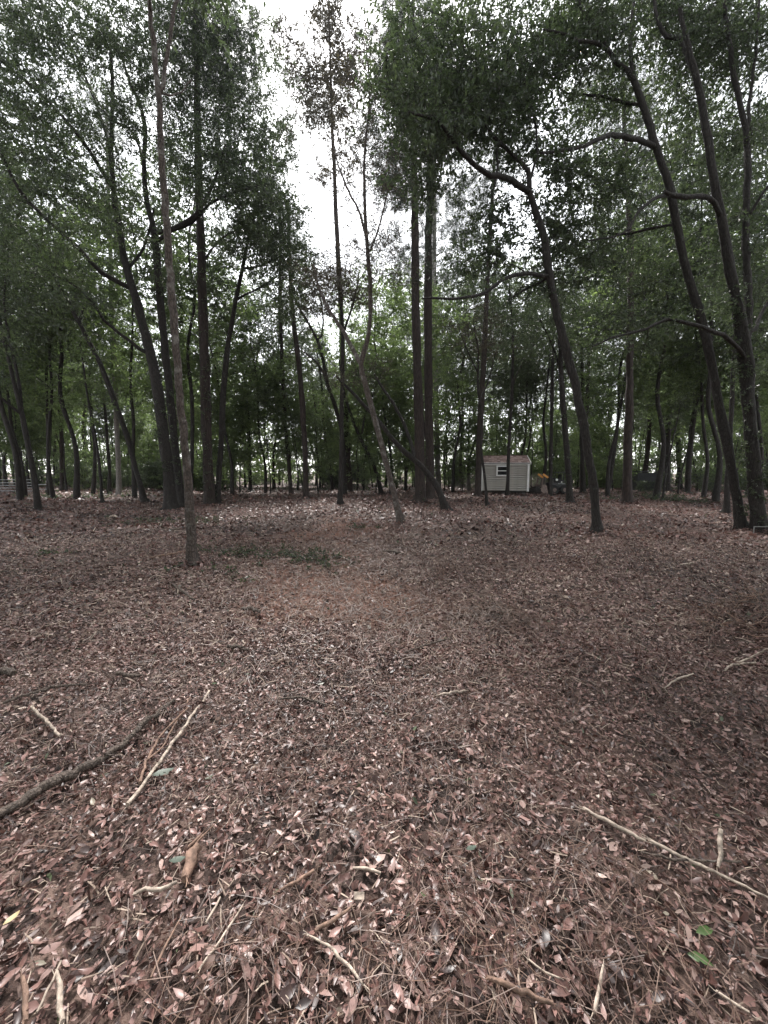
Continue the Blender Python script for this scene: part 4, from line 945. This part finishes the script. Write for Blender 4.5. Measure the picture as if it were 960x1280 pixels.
for N, y0, y1, l0, l1, sd in ((165000, 2.9, 8.5, .016, .058, 52), (82000, 8, 20, .045, .12, 53), (32000, 18, 42, .1, .24, 54)):
    g = np.random.default_rng(sd); XY = wedge(N, y0, y1, g); XY = XY[g.random(N) > .8 * bare(XY)]; N = len(XY)
    litter(mb, XY, g, g.uniform(l0, l1, N), g.uniform(0, l1 * .4, N), np.abs(g.normal(size=N)) * .8 + .1, olive(np.where(g.random(N) < (.09 if y0 < 5 else .02), g.uniform(.84, .95, N), tone(XY, g, N) * (1 if y0 < 5 else .86)), g, .015), 0, [DI, DN, DN, DW])
tag(mb.build('leaf_litter', M['litter']), 'brown dead leaves carpeting the clearing farther back', 'leaf litter', kind='stuff')
# leaves banked up against the nearest trunks
mb = MB(); g = np.random.default_rng(57)
for px, py, rr_ in ((241, 707, .13), (746, 667, .16), (501, 654, .13), (926, 662, .2), (950, 663, .28), (215, 638, .32), (48, 638, .2), (558, 639, .18), (525, 627, .35), (262, 629, .32), (784, 627, .34)):
    c = gp(px, py); N = 420; q = rr_ * .8 + np.abs(g.normal(size=N)) * .17 * (1 if py > 650 else 1.8); a = g.uniform(0, 6.28, N)
    XY = np.stack([c[0] + q * np.cos(a), c[1] + q * np.sin(a)], -1)
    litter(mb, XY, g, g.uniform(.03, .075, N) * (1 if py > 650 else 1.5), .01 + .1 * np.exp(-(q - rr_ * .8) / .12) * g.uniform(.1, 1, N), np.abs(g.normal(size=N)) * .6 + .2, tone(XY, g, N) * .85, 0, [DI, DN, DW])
tag(mb.build('leaf_litter', M['litter']), 'dead leaves banked up round the feet of the nearest trunks', 'leaf litter', kind='stuff')
# pine straw and shredded chips
def strips(mb, XY, g, L, W, lift, tilt, rnd, mat=0):
    N = len(XY); P = np.column_stack([XY, gz(XY[:, 0], XY[:, 1])]); P[:, 2] += lift
    n = unit(ground_n(P) + g.normal(size=(N, 3)) * .2)
    d = g.normal(size=(N, 3)); d = unit(d - n * np.sum(d * n, 1)[:, None]); d = unit(d + n * (g.normal(size=N) * tilt)[:, None])
    s = unit(np.cross(n, d)); L = L[:, None]; W = W[:, None]
    a, b = P - d * L / 2, P + d * L / 2; m_ = P + s * L * (g.normal(size=(N, 1)) * .07) + n * L * .03
    V = np.stack([a - s * W / 2, a + s * W / 2, m_ + s * W / 2, m_ - s * W / 2, b + s * W / 3, b - s * W / 3], 1)
    k = np.arange(N)[:, None] * 6
    mb.add(V.reshape(-1, 3), np.concatenate([k + [[0, 1, 2, 3]], k + [[3, 2, 4, 5]]], 0), mat, np.concatenate([rnd, rnd]))
mb = MB(); g = np.random.default_rng(61)
for N, y0, y1, lmin, lmax, w in ((12000, .45, 3, .05, .17, .0022), (12000, 2.8, 8, .08, .22, .006)):
    XY = wedge(N, y0, y1, g)
    keep = vn(XY[:, 0] * .9 + 3, XY[:, 1] * .9, 71) + .45 * g.normal(size=N) > -.15
    XY = XY[keep]; N = len(XY)
    strips(mb, XY, g, g.uniform(lmin, lmax, N), np.full(N, w), g.uniform(.008, .045, N), .22, g.random(N))
for bx, by, rr_, N in ((3.5, 3.45, .6, 700), (.2, 1.0, .3, 380), (-.42, 1.0, .25, 260), (.75, 1.1, .3, 340), (1.17, 3.85, .35, 700), (4.0, 3.8, .6, 400), (-.55, 4.6, 1.3, 2600), (.5, 3.6, 1.2, 1800), (-1.4, 7.5, 1.6, 2200), (-2.4, 10.5, 1.8, 1800), (.5, 6.5, 1.5, 1600), (0, 9.5, 2, 2200)):
    XY = np.stack([bx + g.normal(size=N) * rr_ * .6, by + g.normal(size=N) * rr_ * .6], -1)
    strips(mb, XY, g, g.uniform(.06, .2, N), np.full(N, .0022 if by < 2 else (.005 if by < 5 else .012)), g.uniform(.01, .06, N), .4 if by < 2 or bx > 3 else .15, .3 + .7 * g.random(N))
tag(mb.build('pine_straw', M['needle_litter']), 'reddish brown pine needles strewn over the leaves', 'pine straw', kind='stuff')
mb = MB()
for N, y0, y1, lmin, lmax, w in ((4200, .45, 3, .015, .08, .005), (16000, 2.6, 9, .03, .13, .012), (4500, 8, 20, .08, .25, .018)):
    XY = wedge(N, y0, y1, g)
    strips(mb, XY, g, g.uniform(lmin, lmax, N), g.uniform(.4, 1, N) * w, g.uniform(.012, .04, N), .16, g.beta(1.3, 2.2, N))
tag(mb.build('wood_chips', M['chip']), 'pale splinters and shredded twigs scattered through the leaves', 'wood chips', kind='stuff')

# the largest single leaves nearest the camera, each an object of the floor
LM = []
for k, (v, f) in enumerate(SH):
    for tn in (.12, .3, .42, .55, .68, .8):
        LM.append(MB().add(v, f, 0, tn, True).mesh('fallen_leaf', M['litter']))
g = np.random.default_rng(81)
n = 0
while n < 292:
    p = gp(g.uniform(-10, 970), 1280 - abs(g.normal()) * 190)
    if p[1] < .5 or p[1] > 1.9: continue
    o = bpy.data.objects.new('fallen_leaf', LM[int(g.integers(0, len(LM)))]); COL.objects.link(o); o.parent = floor
    R = frames(g, 1, ground_n(p[None]), np.array([abs(g.normal()) * .35 + .08]))[0]
    s = g.uniform(.036, .072)
    m4 = Matrix(R.tolist()).to_4x4() @ Matrix.Diagonal((s, s * g.uniform(.8, 1.15), s, 1))
    m4.translation = Vector((p[0], p[1], p[2] + g.uniform(.012, .04))); o.matrix_world = m4; n += 1
M['green_leaf'] = leafmat('green_leaf', [(0, (.06, .105, .03)), (1, (.09, .145, .045))], .35, .15)
M['grey_leaf'] = leafmat('grey_green_leaf', [(0, (.075, .1, .075)), (1, (.1, .13, .1))], .5, .1)
M['yellow_leaf'] = leafmat('yellow_leaf', [(0, (.45, .34, .16)), (1, (.5, .4, .2))], .5, .1)
for (px, py, ang, ln, mt, lab) in ((880, 1178, .1, .062, 'green_leaf', 'bright green leaf lying on dark litter at lower right'), (874, 1214, -.5, .066, 'green_leaf', 'broad green leaf tucked beneath the bright one at lower right'),
                                   (223, 1087, .25, .06, 'grey_leaf', 'grey green leaf beside the shredded wood chunk'), (17, 1161, 1.2, .05, 'yellow_leaf', 'small yellow leaf lying near the lower left edge'),
                                   (589, 1072, .3, .05, 'grey_leaf', 'dull green leaf amid brown leaves right of the centre'), (205, 975, .5, .1, 'grey_leaf', 'grey green leaf under the long pale stick')):
    p = gp(px, py); v, f = SH[2] if ang < .2 else SH[6]
    o = MB().add(v * ln, f, 0, .5, True).build('fallen_leaf', M[mt]); R = frames(g, 1, np.array([[0, -.35, 1.]]), np.array([.02]))[0]
    m4 = Matrix.Rotation(ang, 4, 'Z') @ Matrix.Rotation(.3, 4, 'X'); m4.translation = Vector((p[0], p[1], p[2] + .045)); o.matrix_world = m4
    tag(o, lab, 'leaf')

# ------------------------------------------------------------------ fallen branches and sticks, one object each
def stick(name, label, pts, mat, cat='stick', lift=.02, segs=8, rough=.12, split=0, seed=0, group=None):
    """pts: photo pixel x, y, width in pixels; laid on the ground where each pixel meets it"""
    g = np.random.default_rng(500 + seed); rows = []
    for q in pts:
        p = gp(q[0], q[1]); dist = np.linalg.norm(p - np.array([0, 0, CAM_H]))
        r = q[2] / 2 * p[1] / FPX * .82
        cosang = p[1] / dist
        rows.append([p[0], p[1], p[2] + max(lift, r * .8) + (.028 if p[1] < 4 else .012) + (q[3] if len(q) > 3 else 0), r])
    P = np.array(rows); ln = np.sum(np.linalg.norm(np.diff(P[:, :3], axis=0), axis=1))
    C = smooth_line(P, max(.02, ln / 22)); C[1:-1, :3] += g.normal(size=(len(C) - 2, 3)) * np.minimum(.006, C[1:-1, 3:] * .35)
    b0 = C[0, :3].copy(); C[:, :3] -= b0
    mb = MB(); tube(mb, C, segs, rough, 0, None, seed)
    for k in range((split + 1) // 2 * 2 if split < 4 else split * 2 // 3):                                        # torn fibres at the ends
        e = C[-1] if k % 2 else C[0]; s = C[-1, :3] - C[-2, :3] if k % 2 else C[0, :3] - C[1, :3]; s = s / np.linalg.norm(s)
        a = e[:3] - s * e[3] * 2 + g.normal(size=3) * e[3] * .5; L_ = g.uniform(2, 6) * e[3] + .01
        bnd = a + (s + g.normal(size=3) * .13) * L_
        tube(mb, np.array([[*a, e[3] * .36], [*((a + bnd) / 2 + g.normal(size=3) * .002), e[3] * .24], [*bnd, .0012]]), 4, .1, 0, None, k)
    o = mb.build(name, M[mat], None, b0)
    return tag(o, label, cat, group)
SD, SB, SP = 'stick_dark', 'stick_brown', 'stick_pale'
ST = [
 ('fallen_branch', 'thick dark bare log entering from the left edge of the litter', [(-40, 1056, 19), (20, 1020, 18), (70, 988, 17), (128, 960, 15)], SD, 'log', 6),
 ('fallen_branch', 'dark crumbling end of the thick log, broken off and half covered', [(134, 955, 10), (160, 935, 9), (190, 905, 9), (218, 884, 7)], SD, 'log', 5),
 ('stick', 'long straight pale stick pointing away, brown at its near end', [(160, 1018, 7), (180, 992, 6), (212, 945, 5), (262, 872, 4)], SP, 'stick', 4),
 ('stick', 'thin brown forked twig lying along the long pale stick', [(176, 990, 5), (184, 962, 4.5), (205, 925, 3.5), (236, 893, 2.5)], SB, 'twig', 0),
 ('stick', 'crooked brown twig between the forked twig and the pale stick', [(186, 960, 3), (203, 945, 3), (215, 922, 2.5), (238, 880, 2)], SB, 'twig', 0),
 ('stick', 'short pale splintered stick above the dark log', [(40, 892, 4), (58, 910, 5), (76, 929, 4)], SP, 'stick', 6),
 ('stick', 'dark curved branch near the left edge above the splintered stick', [(5, 888, 5), (45, 874, 5), (75, 866, 4.5), (110, 864, 3)], SD, 'stick', 2),
 ('stick', 'short dark stub lying flat left of centre', [(146, 850, 5.5), (160, 852, 6), (178, 851, 5)], SD, 'stick', 2),
 ('fallen_branch', 'dark stub of wood cut by the left edge', [(-12, 848, 12), (4, 848, 12), (18, 850, 10)], SD, 'log', 2),
 ('stick', 'long bleached splintered stick slanting across the lower right', [(728, 1022, 4), (760, 1041, 6), (788, 1056, 6), (806, 1064, 4)], SP, 'stick', 8),
 ('stick', 'bleached tapering stick continuing the splintered one to the right edge', [(810, 1063, 6), (850, 1084, 6), (900, 1108, 5), (965, 1141, 3)], SP, 'stick', 6),
 ('stick', 'dark thin twig crossing behind the bleached tapering stick', [(800, 1079, 3), (850, 1089, 4), (925, 1091, 3)], SD, 'twig', 0),
 ('stick', 'upright pale chip standing in the litter at right', [(896, 1098, 5), (897, 1084, 7, .03), (898, 1070, 6, .07)], SP, 'wood chip', 4),
 ('stick', 'ragged light brown bark strip at the bottom right of centre', [(608, 1240, 6), (640, 1252, 9), (690, 1272, 7)], SB, 'stick', 6),
 ('stick', 'pale thin stick pointing up from the bottom edge', [(742, 1284, 7), (747, 1256, 6), (753, 1224, 4)], SP, 'stick', 2),
 ('wood_chunk', 'shredded reddish chunk of wood beside the grey green leaf', [(232, 1114, 12), (240, 1092, 20), (250, 1070, 16)], SB, 'wood chunk', 10),
 ('stick', 'bent pale splint below the shredded wood chunk', [(168, 1133, 5), (182, 1126, 6), (202, 1126, 7), (222, 1117, 5)], SP, 'stick', 4),
 ('stick', 'pale split twig slanting down at the lower centre', [(384, 1185, 3), (410, 1198, 4), (425, 1213, 6), (456, 1250, 4)], SP, 'twig', 8),
 ('stick', 'brown stick pointing right above the pale split twig', [(394, 1180, 6), (415, 1168, 7), (440, 1149, 4)], SB, 'stick', 2),
 ('stick', 'light brown stick left of the small square chip', [(352, 1127, 4), (372, 1115, 6), (393, 1102, 5)], SB, 'stick', 3),
 ('stick', 'small curved cream chip just above the square chip', [(441, 1099, 4), (458, 1100, 5), (476, 1106, 4)], SP, 'wood chip', 0),
 ('stick', 'stubby brown stick in the bottom left corner', [(34, 1296, 8), (33, 1264, 9), (30, 1238, 6)], SB, 'stick', 3),
 ('stick', 'stubby pale stick near the bottom left corner', [(80, 1296, 8), (77, 1260, 9), (73, 1232, 5)], SP, 'stick', 3),
 ('stick', 'thin pale twig between the two stubby corner sticks', [(48, 1284, 4), (62, 1255, 4), (78, 1218, 3)], SP, 'twig', 0),
 ('stick', 'pale twig running up and right below the shredded wood chunk', [(250, 1230, 4), (276, 1192, 4), (305, 1146, 2.5)], SP, 'twig', 2),
 ('stick', 'thin brown twig left of the pale upward twig', [(190, 1240, 4), (210, 1196, 4), (230, 1158, 2.5)], SB, 'twig', 0),
 ('stick', 'thin twig lying nearly upright at the bottom centre left', [(258, 1170, 4), (266, 1158, 4), (276, 1137, 3)], SP, 'twig', 0),
 ('fallen_branch', 'grey branch lying flat near the left edge, far back', [(0, 718, 3), (30, 716, 4), (63, 714, 3)], SD, 'branch', 2),
 ('fallen_branch', 'long thin branch left of the foot of the pale slender tree', [(187, 699, 3), (210, 696, 3.4), (236, 690, 3)], SB, 'branch', 0),
 ('fallen_branch', 'dark branch behind the pale slender tree', [(196, 667, 2), (215, 664, 3), (236, 660, 2.4)], SD, 'branch', 0),
 ('stick', 'dark stick below right of the pale slender tree foot', [(208, 727, 3), (225, 740, 4), (243, 753, 3)], SD, 'stick', 0),
 ('stick', 'dark short chunk of branch in the middle left litter', [(284, 815, 5), (297, 816, 6), (311, 818, 4)], SD, 'stick', 2),
 ('stick', 'dark short chunk right behind it, farther from the camera', [(302, 764, 4), (314, 766, 5), (325, 770, 4)], SD, 'stick', 2),
 ('stick', 'thin grey branch with a bend left of centre', [(350, 882, 3), (378, 880, 4), (407, 889, 3)], SD, 'stick', 2),
 ('stick', 'thin dark twig slanting in the middle right litter', [(505, 823, 2), (530, 813, 3), (565, 804, 2)], SD, 'twig', 0),
 ('stick', 'dark lump of branch left of the grey bent centre tree', [(478, 691, 3), (490, 692, 5), (505, 694, 3)], SD, 'stick', 2),
 ('stick', 'dark low branch on the green seedling patch', [(362, 699, 3), (375, 698, 4), (391, 697, 3)], SD, 'stick', 2),
 ('stick', 'pale stick slanting right of centre in the mid litter', [(545, 878, 2), (560, 875, 4), (582, 872, 3)], SP, 'stick', 2),
 ('stick', 'light twig forking near the right mound', [(920, 835, 3), (940, 828, 3), (958, 818, 2)], SP, 'twig', 0),
 ('stick', 'pale curved twig below the right mound', [(905, 845, 3), (915, 838, 3), (944, 835, 3)], SP, 'twig', 0),
 ('stick', 'light straight stick in front of the right mound', [(830, 868, 2), (845, 858, 3), (866, 850, 2)], SP, 'stick', 0),
 ('stick', 'pale flat chip lying alone at right behind the mound', [(850, 708, 2), (858, 707, 3), (867, 706, 2)], SP, 'wood chip', 0),
 ('stick', 'bleached forked bone coloured stick behind the left trunks', [(136, 648, 2), (142, 646, 3), (146, 648, 2)], SP, 'stick', 2),
 ('stick', 'pale stick leaning in the litter at the lower centre right', [(660, 1216, 3), (680, 1232, 4), (698, 1240, 3)], SP, 'stick', 2),
 ('stick', 'narrow pale twig in the lower right corner', [(893, 1256, 4), (915, 1272, 5), (935, 1284, 4)], SP, 'twig', 4),
]
for k, (nm, lab, pts, mt, cat, sp_) in enumerate(ST): stick(nm, lab, pts, mt, cat, split=sp_, seed=k)
# square pale chip
p = gp(449, 1134); o = MB().box((0, 0, 0), (.036, .02, .006), 0, None).build('wood_chip', M['stick_pale'], None, (p[0], p[1], p[2] + .045)); o.rotation_euler = (.5, .1, .05)
tag(o, 'small square cream coloured chip at the lower centre', 'wood chip')
# twig pile on the middle mound
g = np.random.default_rng(92); mb = MB(); c = gp(620, 772)
for k in range(80):
    a = g.uniform(0, 6.28); q = c + np.array([g.normal() * .18, g.normal() * .14, 0]); q[2] = float(gz(q[0], q[1])) + g.uniform(.01, .07); L_ = g.uniform(.06, .2)
    tube(mb, np.array([[*q, .004], [q[0] + math.cos(a) * L_, q[1] + math.sin(a) * L_, q[2] + g.uniform(-.03, .07), .002]]), 4, .1, 0, None, k)
tag(mb.build('twig_pile', M['stick_dark']), 'low tangled pile of dark twigs right of centre', 'twig pile', kind='stuff')
mb = MB(); c = np.array([3.5, 3.4, 0])
for k in range(150):
    a = g.uniform(0, 6.28); q = c + np.array([g.normal() * .3, g.normal() * .24, 0]); q[2] = float(gz(q[0], q[1])) + g.uniform(.02, .1); L_ = g.uniform(.08, .34)
    e = np.array([q[0] + math.cos(a) * L_, q[1] + math.sin(a) * L_, q[2] + g.uniform(-.08, .12)])
    tube(mb, smooth_line(np.array([[*q, .004], [*((q + e) / 2 + g.normal(size=3) * .02), .0035], [*e, .002]]), .08), 4, .1, int(g.random() < .4), None, k)
tag(mb.build('brush_heap', [M['stick_dark'], M['stick_brown']]), 'raised heap of shredded brush and needles at the right edge', 'brush heap', kind='stuff')
# seedlings: green patches by the nearest tree, the left trunks and the wood edge
mb = MB(); g = np.random.default_rng(93)
for px, py, n, rx in ((345, 697, 60, .75), (262, 715, 5, .3), (215, 652, 60, .9), (395, 697, 10, .4), (58, 694, 4, .1), (455, 660, 8, .3), (860, 628, 30, 1.2), (820, 622, 26, 1.2), (760, 625, 14, 1), (100, 622, 60, 2.4), (420, 612, 30, 2.0), (355, 612, 40, 2.4)):
    c = gp(px, py); P = np.stack([c[0] + g.normal(size=n) * rx, c[1] + g.normal(size=n) * rx * .5, np.zeros(n)], -1); P[:, 2] = gz(P[:, 0], P[:, 1]) + .02
    sprays(mb, P, 4, 5, .2 if c[1] < 12 else .5, .06 if c[1] < 12 else .12, .03 if c[1] < 12 else .06, flat=.4, droop=-.3, g=g)
tag(mb.build('seedlings', [M['bark_oak'], M['leaf_oak']]), 'small green seedlings sprouting in patches from the leaf litter', 'seedlings', kind='stuff')


# ------------------------------------------------------------------ dust stirred up by the loader
m = bpy.data.materials.new('dust'); m.use_nodes = True; nt = m.node_tree; nt.nodes.remove(nt.nodes['Principled BSDF'])
pv = nt.nodes.new('ShaderNodeVolumePrincipled'); pv.inputs['Color'].default_value = (.86, .76, .7, 1); pv.inputs['Density'].default_value = .09
nt.links.new(pv.outputs['Volume'], nt.nodes['Material Output'].inputs['Volume'])
for px, d, sx, sz, lab in ((582, 28.5, 1.1, .75, 'faint pinkish dust drifting at the left end of the white shed'), (672, 30, .9, .8, 'faint pinkish dust hanging between the shed and the loader')):
    bm = bmesh.new(); bmesh.ops.create_icosphere(bm, subdivisions=3, radius=1)
    for v in bm.verts:
        n_ = 1 + .3 * float(vn(v.co.x * 2 + px, v.co.y * 2 + v.co.z * 2.3, 88)); v.co = Vector((v.co.x * sx * n_, v.co.y * 1.3 * n_, v.co.z * sz * n_))
    me = bpy.data.meshes.new('dust_cloud'); bm.to_mesh(me); bm.free(); me.materials.append(m)
    o = bpy.data.objects.new('dust_cloud', me); COL.objects.link(o); c = at(px, 604, d); o.location = (c[0], d, sz * .8); tag(o, lab, 'dust', kind='stuff')
# ------------------------------------------------------------------ the hazy air in the woods
hz = MB().box((0, 40, 15), (360, 150, 34)).build('haze', [])
m = bpy.data.materials.new('haze'); m.use_nodes = True; nt = m.node_tree
nt.nodes.remove(nt.nodes['Principled BSDF'])
pv = nt.nodes.new('ShaderNodeVolumePrincipled'); pv.inputs['Color'].default_value = (.93, .95, 1, 1); pv.inputs['Density'].default_value = .0002
nt.links.new(pv.outputs['Volume'], nt.nodes['Material Output'].inputs['Volume'])
hz.data.materials.append(m); tag(hz, 'thin pale haze hanging in the woods', 'haze', kind='stuff')
